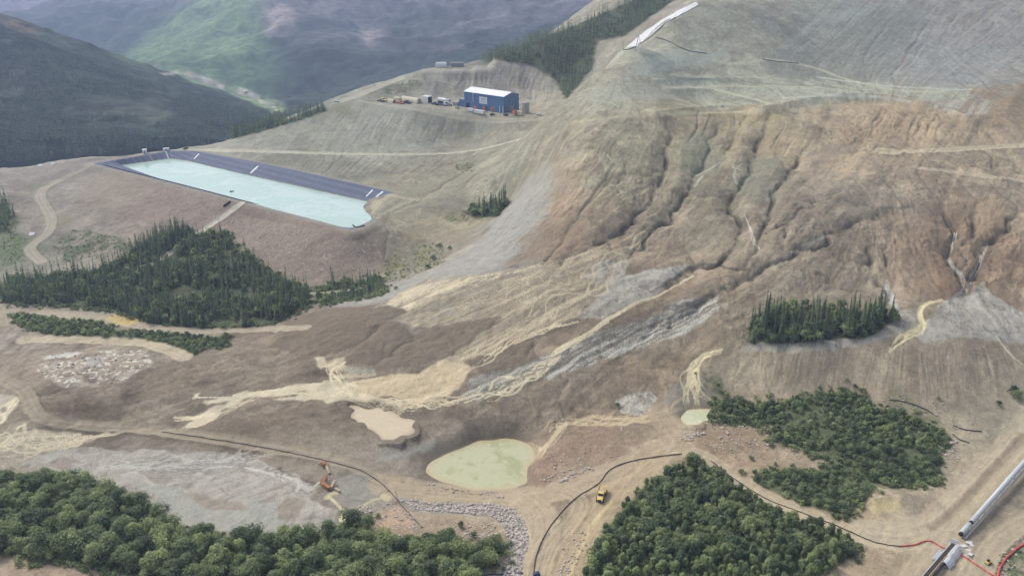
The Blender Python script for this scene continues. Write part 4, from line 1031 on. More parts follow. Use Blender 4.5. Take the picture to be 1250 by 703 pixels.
for px, wd in (([(228,90),(250,97),(272,108)], 9), ([(292,111),(312,118),(318,124),(332,128),(338,134)], 8), ([(200,91),(215,89)], 9)):
    p = H.hit(densify(px, 3, False)); d2 = np.full(XH.shape, 1e9)
    for q in p: d2 = np.minimum(d2, np.hypot(XH - q[0], (YH - q[1]) * .35))
    fover(1 - sstep(wd * .4, wd, d2), (.42, .38, .30), .9)
FALB = np.clip(FALB, .008, .6)
fm = ground_mat('mountain_forest', .95, .9, .06)
Znear = H.Z.copy()
# stay below the mine's own ground where the two sheets overlap
inn = rdist < 1540
Znear[inn] = np.minimum(Znear[inn], G.z(XH[inn], YH[inn]) - 14)
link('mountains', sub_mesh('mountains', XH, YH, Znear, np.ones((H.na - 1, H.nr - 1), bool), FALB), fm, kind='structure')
# the country around and behind: one broad sheet well below
me = np_mesh('terrain', np.array([(-14000,-6000,-700),(14000,-6000,-700),(14000,14000,-700),(-14000,14000,-700)], np.float32), np.array([[0,1,2,3]]))
link('terrain', me, solid('distant_ground', (90,100,80), .95), kind='structure')


# the air: pale haze that fades the far slopes
def cube_mesh(name, x0, x1, y0, y1, z0, z1):
    co = np.array([(x, y, z) for x in (x0, x1) for y in (y0, y1) for z in (z0, z1)], np.float32)
    return np_mesh(name, co, np.array([[0,1,3,2],[4,6,7,5],[0,4,5,1],[2,3,7,6],[0,2,6,4],[1,5,7,3]]), False)
hz = bpy.data.materials.new('haze_air'); hz.use_nodes = True
hz.node_tree.nodes.remove(hz.node_tree.nodes['Principled BSDF'])
pv = hz.node_tree.nodes.new('ShaderNodeVolumePrincipled')
pv.inputs['Color'].default_value = (.56, .69, 1.0, 1); pv.inputs['Density'].default_value = 1.05e-4; pv.inputs['Anisotropy'].default_value = .25
hz.node_tree.links.new(pv.outputs[0], hz.node_tree.nodes['Material Output'].inputs['Volume'])
zmax = float(max(H.Z.max(), G.Z.max(), 260)) + 30
link('haze', cube_mesh('haze', -14500, 14500, -6500, 14500, -702, zmax), hz, kind='stuff')

# ------------------------------------------------------------------ object building kit
class MB:
    """collects shapes into one mesh"""
    def __init__(self): self.v = []; self.f = []
    def add(self, vs, fs):
        n = len(self.v); self.v += [tuple(map(float, q)) for q in vs]; self.f += [tuple(i + n for i in q) for q in fs]; return self
    def box(self, c, s, rz=0.0, taper=1.0, ry=0.0):
        cz, sz = math.cos(rz), math.sin(rz); cy, sy = math.cos(ry), math.sin(ry); vs = []
        for dz in (-.5, .5):
            k = taper if dz > 0 else 1.0
            for dx, dy in ((-.5, -.5), (.5, -.5), (.5, .5), (-.5, .5)):
                x, y, z = dx * s[0] * k, dy * s[1] * k, dz * s[2]
                x, z = x * cy + z * sy, -x * sy + z * cy
                vs.append((c[0] + x * cz - y * sz, c[1] + x * sz + y * cz, c[2] + z))
        return self.add(vs, [(0,3,2,1),(4,5,6,7),(0,1,5,4),(1,2,6,5),(2,3,7,6),(3,0,4,7)])
    def tube(self, pts, r, n=8, cap=True, arc=(0, 2 * math.pi)):
        pts = [Vector(p) for p in pts]; R = r if hasattr(r, '__len__') else [r] * len(pts); rings = []
        full = abs(arc[1] - arc[0] - 2 * math.pi) < 1e-6; m = n if full else n + 1
        for i, p in enumerate(pts):
            d = (pts[min(i + 1, len(pts) - 1)] - pts[max(i - 1, 0)]).normalized()
            up = Vector((0, 0, 1)) if abs(d.z) < .95 else Vector((1, 0, 0))
            a = d.cross(up).normalized(); b = a.cross(d).normalized()
            rings.append([p + (a * math.cos(arc[0] + (arc[1] - arc[0]) * k / n) + b * math.sin(arc[0] + (arc[1] - arc[0]) * k / n)) * R[i] for k in range(m)])
        fs = []
        for i in range(len(pts) - 1):
            for k in range(n):
                k2 = (k + 1) % m
                fs.append((i * m + k, i * m + k2, (i + 1) * m + k2, (i + 1) * m + k))
        if cap and full: fs += [tuple(range(n))[::-1], tuple((len(pts) - 1) * m + k for k in range(n))]
        return self.add([q for ring in rings for q in ring], fs)
    def prism(self, prof, y0, y1):
        """outline in x,z pulled along y"""
        n = len(prof); vs = [(x, y0, z) for x, z in prof] + [(x, y1, z) for x, z in prof]
        fs = [tuple(range(n)), tuple(range(2 * n - 1, n - 1, -1))] + [(i, n + i, n + (i + 1) % n, (i + 1) % n) for i in range(n)]
        return self.add(vs, fs)
    def mesh(self, name, mat=None, smooth=False, bevel=0.0):
        me = bpy.data.meshes.new(name); me.from_pydata(self.v, [], self.f)
        bm = bmesh.new(); bm.from_mesh(me); bmesh.ops.recalc_face_normals(bm, faces=bm.faces)
        if bevel: bmesh.ops.bevel(bm, geom=[e for e in bm.edges if e.calc_face_angle(0) > .6], offset=bevel, segments=1, affect='EDGES')
        bm.to_mesh(me); bm.free()
        if smooth:
            for p in me.polygons: p.use_smooth = True
        if mat: me.materials.append(mat)
        return me
    def obj(self, name, mat, parent=None, label=None, cat=None, group=None, smooth=False, bevel=0.0, kind=None):
        o = link(name, self.mesh(name, mat, smooth, bevel), None, parent, label, cat, group, kind)
        return o

def empty(name, loc, rz=0.0, label=None, cat=None, group=None):
    o = bpy.data.objects.new(name, None); COL.objects.link(o)
    o.empty_display_size = .5; o.location = loc; o.rotation_euler = (0, 0, rz); tag(o, label, cat, group); return o

def dup(root, loc, rz=0.0, sc=1.0, label=None, group=None):
    c = root.copy(); COL.objects.link(c); c.location = loc; c.rotation_euler = (0, 0, rz); c.scale = (sc, sc, sc) if not hasattr(sc, '__len__') else sc
    if label: c['label'] = label
    if group: c['group'] = group
    for ch in list(root.children):
        k = ch.copy(); COL.objects.link(k); k.parent = c
        for g in list(ch.children):
            q = g.copy(); COL.objects.link(q); q.parent = k
    return c

def at(u, v):
    return G.hit([(u, v)])[0]
def gz(x, y):
    return float(G.z(np.array([x]), np.array([y]))[0])
def bearing(p, q):
    return math.atan2(q[1] - p[1], q[0] - p[0])

M = {
 'blue_sheet': solid('blue_cladding', (84,120,158), .5, .4, namp=.08, nscale=.2), 'white_sheet': solid('white_cladding', (240,240,238), .5, .3, namp=.05),
 'white': solid('white_paint', (228,228,224), .5, .4, namp=.08), 'offwhite': solid('cream_fabric', (214,204,176), .8, .1, namp=.12),
 'dark': solid('dark_rubber', (44,44,48), .7, .2), 'glass': solid('dark_glass', (38,44,52), .15, .6), 'orange': solid('orange_paint', (158,104,68), .55, .3, namp=.25, nscale=1.5),
 'redorange': solid('red_orange_paint', (214,128,104), .6, .3), 'yellow': solid('yellow_paint', (228,200,116), .5, .4, namp=.18, nscale=1.5), 'grey': solid('grey_metal', (150,152,150), .5, .4, namp=.15),
 'concrete': solid('pale_tank_wall', (178,178,168), .7, .2, namp=.12), 'navy': solid('navy_paint', (52,66,96), .5, .4), 'teal': solid('teal_paint', (70,112,112), .5, .4), 'tan': solid('tan_steel', (188,168,138), .6, .3, namp=.2),
 'black_pipe': solid('black_pipe', (60,57,64), .5, .4), 'red_pipe': solid('red_hose_rubber', (214,92,78), .5, .3), 'galv': solid('galvanised_sheet', (194,198,198), .4, .5, namp=.06), 'tarp': solid('white_tarpaulin', (216,216,214), .7, .2, namp=.06),
 'belt': solid('rubber_belt', (70,64,60), .8, .2, namp=.3), 'bark': solid('bark', (92,80,66), .95, .1, namp=.3, nscale=6), 'rock': solid('pale_rock', (196,184,172), .9, .2, namp=.25, nscale=1.2), 'rock2': solid('grey_rock', (166,156,148), .9, .2, namp=.3, nscale=1.2),
 'brown': solid('brown_paint', (120,88,66), .6, .3), 'sign': solid('sign_panel', (226,230,232), .5, .3, namp=.04), 'signtext': solid('sign_print', (120,140,160), .5, .3),
}

def foliage_mat(name, c, var=.5, hue=.08, attr=False):
    m, t, b = new_mat(name, .8, .15)
    if attr:
        src = t.nodes.new('ShaderNodeAttribute'); src.attribute_name = 'tint'; out = src.outputs['Fac']
    else:
        src = t.nodes.new('ShaderNodeObjectInfo'); out = src.outputs['Random']
    cr = t.nodes.new('ShaderNodeValToRGB'); base = np.array(c)
    cr.color_ramp.elements[0].color = (*(base * (1 - var) * np.array([.9, 1, 1.05])), 1); cr.color_ramp.elements[1].color = (*(base * (1 + var) * np.array([1.12, 1, .85])), 1)
    t.links.new(out, cr.inputs[0])
    geo = t.nodes.new('ShaderNodeNewGeometry'); n = t.nodes.new('ShaderNodeTexNoise'); n.inputs['Scale'].default_value = .9; n.inputs['Detail'].default_value = 4
    t.links.new(geo.outputs['Position'], n.inputs['Vector'])
    mr = t.nodes.new('ShaderNodeMapRange'); mr.inputs['From Min'].default_value = .3; mr.inputs['From Max'].default_value = .7; mr.inputs['To Min'].default_value = .65; mr.inputs['To Max'].default_value = 1.4
    t.links.new(n.outputs['Fac'], mr.inputs['Value'])
    vx = t.nodes.new('ShaderNodeVectorMath'); vx.operation = 'SCALE'
    t.links.new(cr.outputs[0], vx.inputs[0]); t.links.new(mr.outputs[0], vx.inputs['Scale']); t.links.new(vx.outputs[0], b.inputs['Base Color'])
    tl = t.nodes.new('ShaderNodeBsdfTranslucent'); t.links.new(vx.outputs[0], tl.inputs['Color'])
    ms = t.nodes.new('ShaderNodeAddShader'); t.links.new(b.outputs[0], ms.inputs[0]); t.links.new(tl.outputs[0], ms.inputs[1])
    t.links.new(ms.outputs[0], t.nodes['Material Output'].inputs['Surface'])
    return m
SPR, LEAF, LEAF2, LEAF3 = (.080, .108, .066), (.118, .150, .080), (.122, .160, .082), (.100, .132, .074)
FM = {'spruce': foliage_mat('spruce_needles', SPR, .35), 'spruce_s': foliage_mat('spruce_needles_far', SPR, .35, attr=True), 'leaf': foliage_mat('leaves', LEAF, .48), 'leaf2': foliage_mat('pale_leaves', LEAF2, .48),
      'leaf3': foliage_mat('willow_leaves', LEAF3, .45), 'leaf_s': foliage_mat('undergrowth_leaves', LEAF, .4, attr=True), 'far': foliage_mat('far_needles', (.040, .060, .044), .3, attr=True)}

def spruce_arrays(seed, whorls=11, blades=8, width=.105):
    """unit-height spruce: drooping blades in ragged whorls round the stem"""
    r = np.random.default_rng(seed); V = []; Q = []
    for k in range(whorls):
        t = (k + .5 * r.random()) / whorls; z = .06 + .90 * t
        R = width * (1 - t) ** .8 * (.7 + .6 * r.random()) + .008
        for b in range(blades):
            if r.random() < .12: continue
            a = 2 * math.pi * (b + r.random()) / blades; rr = R * (.6 + .7 * r.random()); d = np.array([math.cos(a), math.sin(a)]); nn = np.array([-d[1], d[0]])
            wd = rr * .55 + .006; dz = -.035 - .03 * r.random()
            n = len(V)
            V += [(0, 0, z + .035), (*(d * rr * .6 + nn * wd * .5), z + dz * .4), (*(d * rr), z + dz), (*(d * rr * .6 - nn * wd * .5), z + dz * .4)]
            Q.append((n, n + 1, n + 2, n + 3))
    n = len(V)
    for b in range(4):
        a = b * math.pi / 2; V.append((.012 * math.cos(a), .012 * math.sin(a), .88))
    V.append((0, 0, 1.0)); Q += [(n, n + 1, n + 4, n + 4), (n + 1, n + 2, n + 4, n + 4), (n + 2, n + 3, n + 4, n + 4), (n + 3, n, n + 4, n + 4)]
    return np.array(V, np.float32), np.array(Q, np.int32)

def leafy_arrays(seed, lobes=7, leaves=620, flat=.8, leaf=.055, z0=.12):
    """unit-height leafy crown: leaf sprays through the outer part of several uneven lobes"""
    r = np.random.default_rng(seed); L = []
    for i in range(lobes):
        a = r.random() * 6.283; rad = (.30 * r.random() ** .6) * flat; zc = .38 + .42 * r.random() - rad * .4
        L.append((math.cos(a) * rad, math.sin(a) * rad, zc, .16 + .12 * r.random()))
    L.append((0, 0, .72, .24)); L.append((0, 0, .42, .30 * flat + .05))
    V = []; Q = []
    for i in range(leaves):
        x, y, z, R = L[r.integers(len(L))]
        d = r.normal(size=3); d /= np.linalg.norm(d)
        if d[2] < -.4: d[2] *= -1
        p = np.array([x, y, z]) + d * R * (.55 + .62 * r.random()) * np.array([flat, flat, 1])
        p[2] = max(p[2], z0 * r.random())
        u = np.cross(d + r.normal(0, .5, 3), (0.1, .2, 1)); u /= np.linalg.norm(u); v = np.cross(d, u) + r.normal(0, .3, 3)
        s = leaf * (.55 + .8 * r.random()); n = len(V)
        V += [p - u * s - v * s * .4, p - v * s, p + u * s + v * s * .3, p + v * s * .9]
        Q.append((n, n + 1, n + 2, n + 3))
    return np.array(V, np.float32), np.array(Q, np.int32)

def q2mesh(name, V, Q, mat):
    me = bpy.data.meshes.new(name); me.from_pydata(V.tolist(), [], [tuple(dict.fromkeys(q)) for q in Q.tolist()])
    me.materials.append(mat); return me

def trunk_mesh(name, h, r, limbs, seed, top=.6):
    rg = random.Random(seed); mb = MB()
    mb.tube([(0, 0, -.06), (rg.uniform(-.01, .01), rg.uniform(-.01, .01), h * .5), (0, 0, h)], [r, r * .7, r * .25], 6)
    for i in range(limbs):
        a = rg.random() * 6.283; z = h * rg.uniform(.35, .8); l = rg.uniform(.15, .28)
        mb.tube([(0, 0, z), (math.cos(a) * l * .6, math.sin(a) * l * .6, z + l * .5), (math.cos(a) * l, math.sin(a) * l, z + l * .9)], [r * .45, r * .3, r * .12], 5)
    return mb.mesh(name, M['bark'])

def tree_proto(name, cat, crown, trunk, far):
    o = empty(name, (0, 0, 0), 0, 'tree', cat)
    link('crown', crown, None, o); link('trunk', trunk, None, o)
    return o

SP_ARR = [spruce_arrays(40 + i, 11 + i % 3, 8, (.12, .095, .15, .08, .13)[i]) for i in range(5)]
LF_ARR = [leafy_arrays(60 + i, 6 + i % 4, 1100, .95, .034) for i in range(5)]
SL_ARR = [leafy_arrays(80 + i, 4 + i % 3, 800, .66, .040) for i in range(5)]
SH_ARR = [leafy_arrays(90 + i, 6 + i % 3, 640, 1.35, .060, .02) for i in range(5)]
def protos(name, cat, arrs, mat, th, tr, limbs):
    return [tree_proto(name, cat, q2mesh('crown', *a, mat), trunk_mesh('trunk', th, tr, limbs, i), 0) for i, a in enumerate(arrs)]
PROTO = {'spruce_tree': protos('spruce_tree', 'spruce', SP_ARR, FM['spruce'], .93, .013, 0), 'leafy_tree': protos('leafy_tree', 'leafy tree', LF_ARR, FM['leaf'], .7, .022, 5),
         'slender_leafy_tree': protos('slender_leafy_tree', 'young tree', SL_ARR, FM['leaf2'], .75, .018, 4), 'willow_shrub': protos('willow_shrub', 'shrub', SH_ARR, FM['leaf3'], .5, .03, 6)}
USED = {k: set() for k in PROTO}
COUNT = {k: 0 for k in PROTO}

def scatter(poly_idx, spacing, seed, jitter=.9):
    """spots inside an outline, at least about one spacing apart"""
    r = np.random.default_rng(seed)
    x = np.sin(G.az0 + G.da * poly_idx[:, 0]) * G.r0 * np.exp(G.k * poly_idx[:, 1]); y = np.cos(G.az0 + G.da * poly_idx[:, 0]) * G.r0 * np.exp(G.k * poly_idx[:, 1])
    gx, gy = np.meshgrid(np.arange(x.min(), x.max() + spacing, spacing), np.arange(y.min(), y.max() + spacing, spacing * .87), indexing='ij')
    gx = gx + (np.arange(gx.shape[1]) % 2)[None] * spacing / 2
    gx = (gx + r.uniform(-.5, .5, gx.shape) * spacing * jitter).ravel(); gy = (gy + r.uniform(-.5, .5, gy.shape) * spacing * jitter).ravel()
    ins = np.zeros(gx.shape, bool)
    for i in range(len(x)):
        x0, y0, x1, y1 = x[i], y[i], x[(i + 1) % len(x)], y[(i + 1) % len(x)]
        if y0 != y1: ins ^= ((y0 > gy) != (y1 > gy)) & (gx < (x1 - x0) * (gy - y0) / (y1 - y0) + x0)
    gx, gy = gx[ins], gy[ins]
    k = np.argsort(gy)
    gx, gy = gx[k], gy[k]
    a, j = G.idx(gx, gy); rm = bilin(ROADM, a, j) < .25
    return np.stack([gx, gy, G.z(gx, gy)], 1)[rm]

def thin(p, scale, thr, seed=0):
    return p[vnoise(p[:, 0] / scale, p[:, 1] / scale, seed + 2) * .65 + .35 * vnoise(p[:, 0] / scale * 3, p[:, 1] / scale * 3, seed + 5) > thr]
def fringe(key, step, spread, seed):
    """scattered small growth along the border of a wood"""
    q = FPOLY[key]; r = np.random.default_rng(seed); rr = G.r0 * np.exp(G.k * q[:, 1]); az = G.az0 + G.da * q[:, 0]; P = np.stack([np.sin(az) * rr, np.cos(az) * rr], 1)
    P = np.vstack([P, P[:1]]); L = np.concatenate([[0], np.cumsum(np.hypot(*np.diff(P, axis=0).T))]); n = int(L[-1] / step); t = r.random(n) * L[-1]
    x = np.interp(t, L, P[:, 0]) + r.normal(0, spread, n); y = np.interp(t, L, P[:, 1]) + r.normal(0, spread, n)
    a, j = G.idx(x, y); ok = (bilin(ROADM, a, j) < .2) & (vnoise(x / 9, y / 9, 4) > .38)
    for M_, lv in WATER.values(): ok &= ~M_[np.clip(a.astype(int), 0, G.na - 1), np.clip(j.astype(int), 0, G.nr - 1)]
    return np.stack([x, y, G.z(x, y)], 1)[ok]

def plant(kind, pts, hmin, hmax, label, group, seed, wide=1.0, labels=None):
    r = random.Random(seed); P = PROTO[kind]
    for i, p in enumerate(pts):
        k = r.randrange(len(P)); h = hmin + (hmax - hmin) * r.random() ** 1.3 * (.75 + .5 * float(vnoise(np.array([p[0] / 18]), np.array([p[1] / 18]), 3)[0]))
        sc = (h * wide * r.uniform(.85, 1.2), h * wide * r.uniform(.85, 1.2), h)
        loc = (p[0], p[1], p[2] - .1); rz = r.random() * 6.28
        lb = label if labels is None else labels(p, h)
        if k not in USED[kind]:
            USED[kind].add(k); o = P[k]; o.location = loc; o.rotation_euler = (0, 0, rz); o.scale = sc; o['label'] = lb; o['group'] = group
        else:
            o = dup(P[k], loc, rz, sc, lb, group)
        o.rotation_euler.x = r.gauss(0, .03); o.rotation_euler.y = r.gauss(0, .03)
        COUNT[kind] += 1

def mass(name, arrs, pts, hmin, hmax, mat, seed, wide=1.0, kind='stuff'):
    """many trees or bushes nobody could count, in one mesh"""
    r = np.random.default_rng(seed); VV = []; QQ = []; TT = []; n = 0
    for p in pts:
        V, Q = arrs[r.integers(len(arrs))]; h = hmin + (hmax - hmin) * r.random() ** 1.3; a = r.random() * 6.283
        c, s_ = math.cos(a), math.sin(a); W = V * np.array([h * wide, h * wide, h])
        lx, ly = r.normal(0, .03, 2)
        W = np.stack([W[:, 0] * c - W[:, 1] * s_ + p[0] + lx * W[:, 2], W[:, 0] * s_ + W[:, 1] * c + p[1] + ly * W[:, 2], W[:, 2] + p[2] - .1], 1)
        VV.append(W); QQ.append(Q + n); n += len(V); TT.append(np.full(len(V), r.random(), np.float32))
    V = np.concatenate(VV); Q = np.concatenate(QQ); T = np.concatenate(TT)
    me = np_mesh(name, V, Q, False)
    me.validate()
    at_ = me.attributes.new('tint', 'FLOAT', 'POINT')
    if len(me.vertices) == len(T): at_.data.foreach_set('value', T)
    return link(name, me, mat, kind=kind)

# ------------------------------------------------------------------ vegetation
RN = np.random.default_rng(5)
clump = thin(scatter(FPOLY['spruce_clump'], 3.5, 1), 9, .33)
mound = scatter(FPOLY['spruce_mound'], 3.8, 2)
left = thin(scatter(FPOLY['spruce_left'], 3.7, 3), 16, .36)
leftup = scatter(FPOLY['spruce_left_up'], 3.6, 4)
bushdam = scatter(FPOLY['bush_dam'], 4.2, 5)
far_l = scatter(FPOLY['far_left_trees'], 4.5, 6)
ridge_t = scatter(FPOLY['ridge_trees'], 3.8, 7)
hill = thin(scatter(FPOLY['hill_forest'], 4.6, 8), 25, .30)
plant('spruce_tree', clump[:150], 7, 24, 'tall dark spruce in the isolated clump on the bare brown slope', 'spruces of the isolated clump', 1, 1.0)
plant('spruce_tree', mound[:45], 8, 20, 'dark spruce in the small stand between the pond and the grey slide strip', 'spruces beside the slide strip', 2, 1.1)
nleft = max(0, 298 - COUNT['spruce_tree'])
plant('spruce_tree', left[:nleft], 8, 17, 'dark spruce along the near edge of the forest below the pond dam', 'spruces at the near edge of the dam forest', 3, 1.0)
rest = np.concatenate([left[nleft:], leftup, bushdam[::2], far_l, ridge_t])
mass('spruce_forest', [spruce_arrays(140 + i, 10, 7, .10) for i in range(5)], rest, 6, 18, FM['spruce_s'], 11, 1.1)
mass('hillside_forest', [spruce_arrays(150 + i, 7, 6, .13) for i in range(4)], hill, 9, 17, FM['spruce_s'], 12, 1.05)
gl = scatter(FPOLY['grove_left'], 4.6, 9); gf = scatter(FPOLY['grove_front'], 2.9, 10); gr = thin(scatter(FPOLY['grove_right'], 2.9, 11), 10, .30); sl_ = scatter(FPOLY['shrub_left'], 3.6, 12)
import sys; print('trees', len(clump), len(mound), len(left), len(leftup), len(bushdam), len(ridge_t), len(hill), len(gl), len(gf), len(gr), len(sl_))
plant('leafy_tree', gl[:298], 3.5, 11.5, 'round crowned green leafy tree in the grove beside the grey slurry flat', 'leafy trees of the grove by the slurry flat', 4, 1.15)
plant('slender_leafy_tree', gf[:298], 2.4, 9.5, 'slender green leafy tree in the triangular grove beside the haul truck', 'slender trees of the triangular grove', 5, 1.0)
plant('willow_shrub', gr[:298], 1.4, 4.4, 'dense green shrub in the thicket below the bare bluff', 'shrubs of the thicket below the bluff', 6, 1.0)
if len(gl) > 298: mass('leafy_grove', LF_ARR, gl[298:], 3.5, 11, FM['leaf_s'], 21, 1.15)
if len(gf) > 298: mass('slender_grove', SL_ARR + SH_ARR[:2], gf[298:], 2.2, 8.5, FM['leaf_s'], 22, 1.0)
mass('mixed_thicket', [leafy_arrays(170 + i, 6, 260, .9, .075) for i in range(4)], np.concatenate([left[1::4] + np.array([1.2, 1.4, 0]), clump[::2] + np.array([1.4, -1.2, 0]), mound[::2] + np.array([1., -1., 0])]), 4, 9, FM['leaf_s'], 23, 1.1)
fr = [fringe('grove_left', .5, 2.6, 31), fringe('grove_front', .5, 2.2, 32), fringe('grove_right', .4, 2.8, 33), fringe('shrub_left', .7, 2.0, 34), fringe('spruce_left', .6, 3.0, 35), fringe('bush_dam', .5, 3.5, 36)]
mass('scrub', [leafy_arrays(198 + i, 4, 90, 1.5, .15, .02) for i in range(3)], np.concatenate(fr), .6, 2.6, FM['leaf_s'], 24, 1.2)
sap = np.concatenate([fringe('spruce_left', 1.2, 4.0, 37), fringe('spruce_clump', 1.5, 3.0, 38), fringe('spruce_mound', 1.2, 3.5, 39)])
mass('spruce_saplings', [spruce_arrays(145 + i, 6, 6, .15) for i in range(3)], sap, 1.5, 6, FM['spruce_s'], 25, 1.0)
under = [gr[298:], sl_, bushdam[1::2], left[::3] + np.array([1.5, 1.2, 0])]
mass('undergrowth', [leafy_arrays(190 + i, 5, 170, 1.2, .11, .02) for i in range(4)], np.concatenate([q for q in under if len(q)]), 1.6, 4.4, FM['leaf_s'], 13, 1.05)
for (u, v, h, lb) in [(753,497,3.0,'dark green shrub beside the pale grey rubble fan'), (917,561,2.4,'lone small shrub on the stony brown bank by the grove road'), (905,578,3.0,'round shrub at the roadside below the stony bank'), (1218,495,3.2,'small round shrub at the foot of the bare bluff by the right edge'),
                       (1242,487,6.0,'large dark bush at the foot of the bare bluff by the right edge'), (1236,480,5.0,'dark bush just above the largest bush at the foot of the bluff'), (563,643,3.0,'single shrub in front of the curved riprap channel'), (579,655,3.0,'shrub between the bottom grove and the riprap channel'),
                       (1145,487,2.0,'flat low shrub on the lower bluff above the thicket'), (462,632,2.4,'small shrub on the stony ground beside the seepage pool'),
                       (528,318,4.5,'leafy shrub on the grassy bank below the spruce stand'), (536,303,4.5,'topmost leafy shrub on the grassy bank below the spruce stand'), (549,305,3.5,'small shrub nearest the grey slide strip'), (522,328,4,'lowest leafy shrub on the grassy bank below the spruce stand')]:
    p = at(u, v); o = dup(PROTO['willow_shrub'][hash(lb) % 5 if False else int(u) % 5], (p[0], p[1], p[2] - .1), u, h, lb, None)
    if 'group' in o: del o['group']
greenery = []
for px, c in GREEN[:-3]:
    q = to_idx(G.hit(densify(px, 8))); s_ = scatter(q, 3.4, int(px[0][0]), 1.3); greenery.append(s_)
mass('ground_cover', [leafy_arrays(195 + i, 4, 50, 1.6, .2, .02) for i in range(3)], np.concatenate(greenery), .3, 1.1, FM['leaf_s'], 14, 1.3)
# forest on the near flank of the valley
def far_scatter(px, n, seed):
    h = H.hit(densify(px, 8)); r = np.random.default_rng(seed); x0, y0 = h[:, :2].min(0); x1, y1 = h[:, :2].max(0)
    gx = r.uniform(x0, x1, n); gy = r.uniform(y0, y1, n); ins = np.zeros(n, bool)
    for i in range(len(h)):
        xa, ya, xb, yb = h[i][0], h[i][1], h[(i + 1) % len(h)][0], h[(i + 1) % len(h)][1]
        if ya != yb: ins ^= ((ya > gy) != (yb > gy)) & (gx < (xb - xa) * (gy - ya) / (yb - ya) + xa)
    gx, gy = gx[ins], gy[ins]; keep = vnoise(gx / 70, gy / 70, 3) > .25
    return np.stack([gx[keep], gy[keep], H.z(gx[keep], gy[keep])], 1)
fs = far_scatter([(-60,205),(-60,20),(0,30),(60,54),(130,83),(200,108),(260,123),(305,138),(330,150),(230,178),(100,192)], 26000, 4)
mass('valley_forest', [spruce_arrays(160 + i, 4, 5, .16) for i in range(3)], fs, 9, 18, FM['far'], 15, 1.0)

# stones
def stone_arrays(seed):
    bm = bmesh.new(); bmesh.ops.create_icosphere(bm, subdivisions=1, radius=.5); r = random.Random(seed)
    for v in bm.verts: v.co *= r.uniform(.7, 1.15); v.co.z *= .75
    bm.verts.index_update()
    V = np.array([v.co[:] for v in bm.verts], np.float32); Q = np.array([[v.index for v in f.verts] for f in bm.faces], np.int32); bm.free(); return V, Q
STN = [stone_arrays(i) for i in range(6)]
def stones(name, pts, smin, smax, mat, seed):
    r = np.random.default_rng(seed); VV = []; QQ = []; n = 0
    for p in pts:
        V, Q = STN[r.integers(6)]; s_ = smin + (smax - smin) * r.random() ** 2.5; a = r.random() * 6.283
        W = V * s_ * r.uniform(.7, 1.3, 3); W = np.stack([W[:, 0] * math.cos(a) - W[:, 1] * math.sin(a), W[:, 0] * math.sin(a) + W[:, 1] * math.cos(a), W[:, 2] + s_ * .15], 1) + p
        VV.append(W); QQ.append(Q + n); n += len(V)
    return link(name, np_mesh(name, np.concatenate(VV), np.concatenate(QQ), False), mat, kind='stuff')
def spots(px, n, seed):
    h = G.hit(densify(px, 8)); q = to_idx(h); s_ = scatter_n(q, n, seed); return s_
def scatter_n(q, n, seed):
    r = np.random.default_rng(seed); a = r.uniform(q[:, 0].min(), q[:, 0].max(), n * 4); j = r.uniform(q[:, 1].min(), q[:, 1].max(), n * 4); ins = np.zeros(n * 4, bool)
    for i in range(len(q)):
        x0, y0, x1, y1 = q[i][0], q[i][1], q[(i + 1) % len(q)][0], q[(i + 1) % len(q)][1]
        if y0 != y1: ins ^= ((y0 > j) != (y1 > j)) & (a < (x1 - x0) * (j - y0) / (y1 - y0) + x0)
    a, j = a[ins][:n], j[ins][:n]; rr = G.r0 * np.exp(G.k * j); az = G.az0 + G.da * a
    x, y = np.sin(az) * rr, np.cos(az) * rr; return np.stack([x, y, G.z(x, y)], 1)
RIPPX = [(480,606),(519,613),(601,615),(626,622),(640,635),(645,659),(636,698),(630,730),(608,730),(622,666),(615,641),(600,630),(551,625),(506,622)]
stones('riprap_stones', spots(RIPPX, 2600, 1), .5, 1.7, M['rock'], 1)
loose = [spots(*a) for a in [
 ([(655,540),(760,520),(780,545),(690,592),(655,590)], 160, 2), ([(650,585),(700,572),(720,570),(690,590)], 70, 3), ([(845,525),(900,512),(945,520),(950,545),(1000,560),(900,560),(860,545)], 260, 4), ([(825,532),(850,522),(858,530),(835,540)], 60, 5),
 ([(440,615),(475,612),(520,640),(500,662),(450,650),(430,625)], 240, 6), ([(530,640),(600,632),(610,655),(560,660)], 130, 7), ([(700,640),(720,655),(700,710),(670,700)], 120, 8), ([(1140,545),(1170,535),(1170,560),(1145,560)], 80, 9),
 ([(1205,690),(1250,650),(1262,655),(1225,715)], 110, 10), ([(1060,480),(1150,490),(1200,520),(1160,560),(1120,600),(1150,560)], 110, 11), ([(50,440),(60,432),(177,428),(190,440),(147,468),(75,470)], 260, 12), ([(510,585),(545,595),(600,600),(620,608),(520,598)], 90, 13),
 ([(590,640),(612,650),(590,700),(570,690)], 90, 14), ([(280,262),(430,285),(470,300),(460,330),(380,345),(330,325)], 420, 15), ([(150,225),(300,262),(280,275),(180,250)], 130, 16), ([(610,290),(640,250),(680,250),(650,290),(620,320)], 60, 17), ([(150,672),(200,690),(180,703),(140,690)], 60, 18)]]
stones('scattered_stones', np.concatenate(loose), .35, 1.5, M['rock'], 2)
bproto = [link('boulder', q2mesh('boulder', *STN[i], M['rock']), None) for i in range(4)]
bn = 0
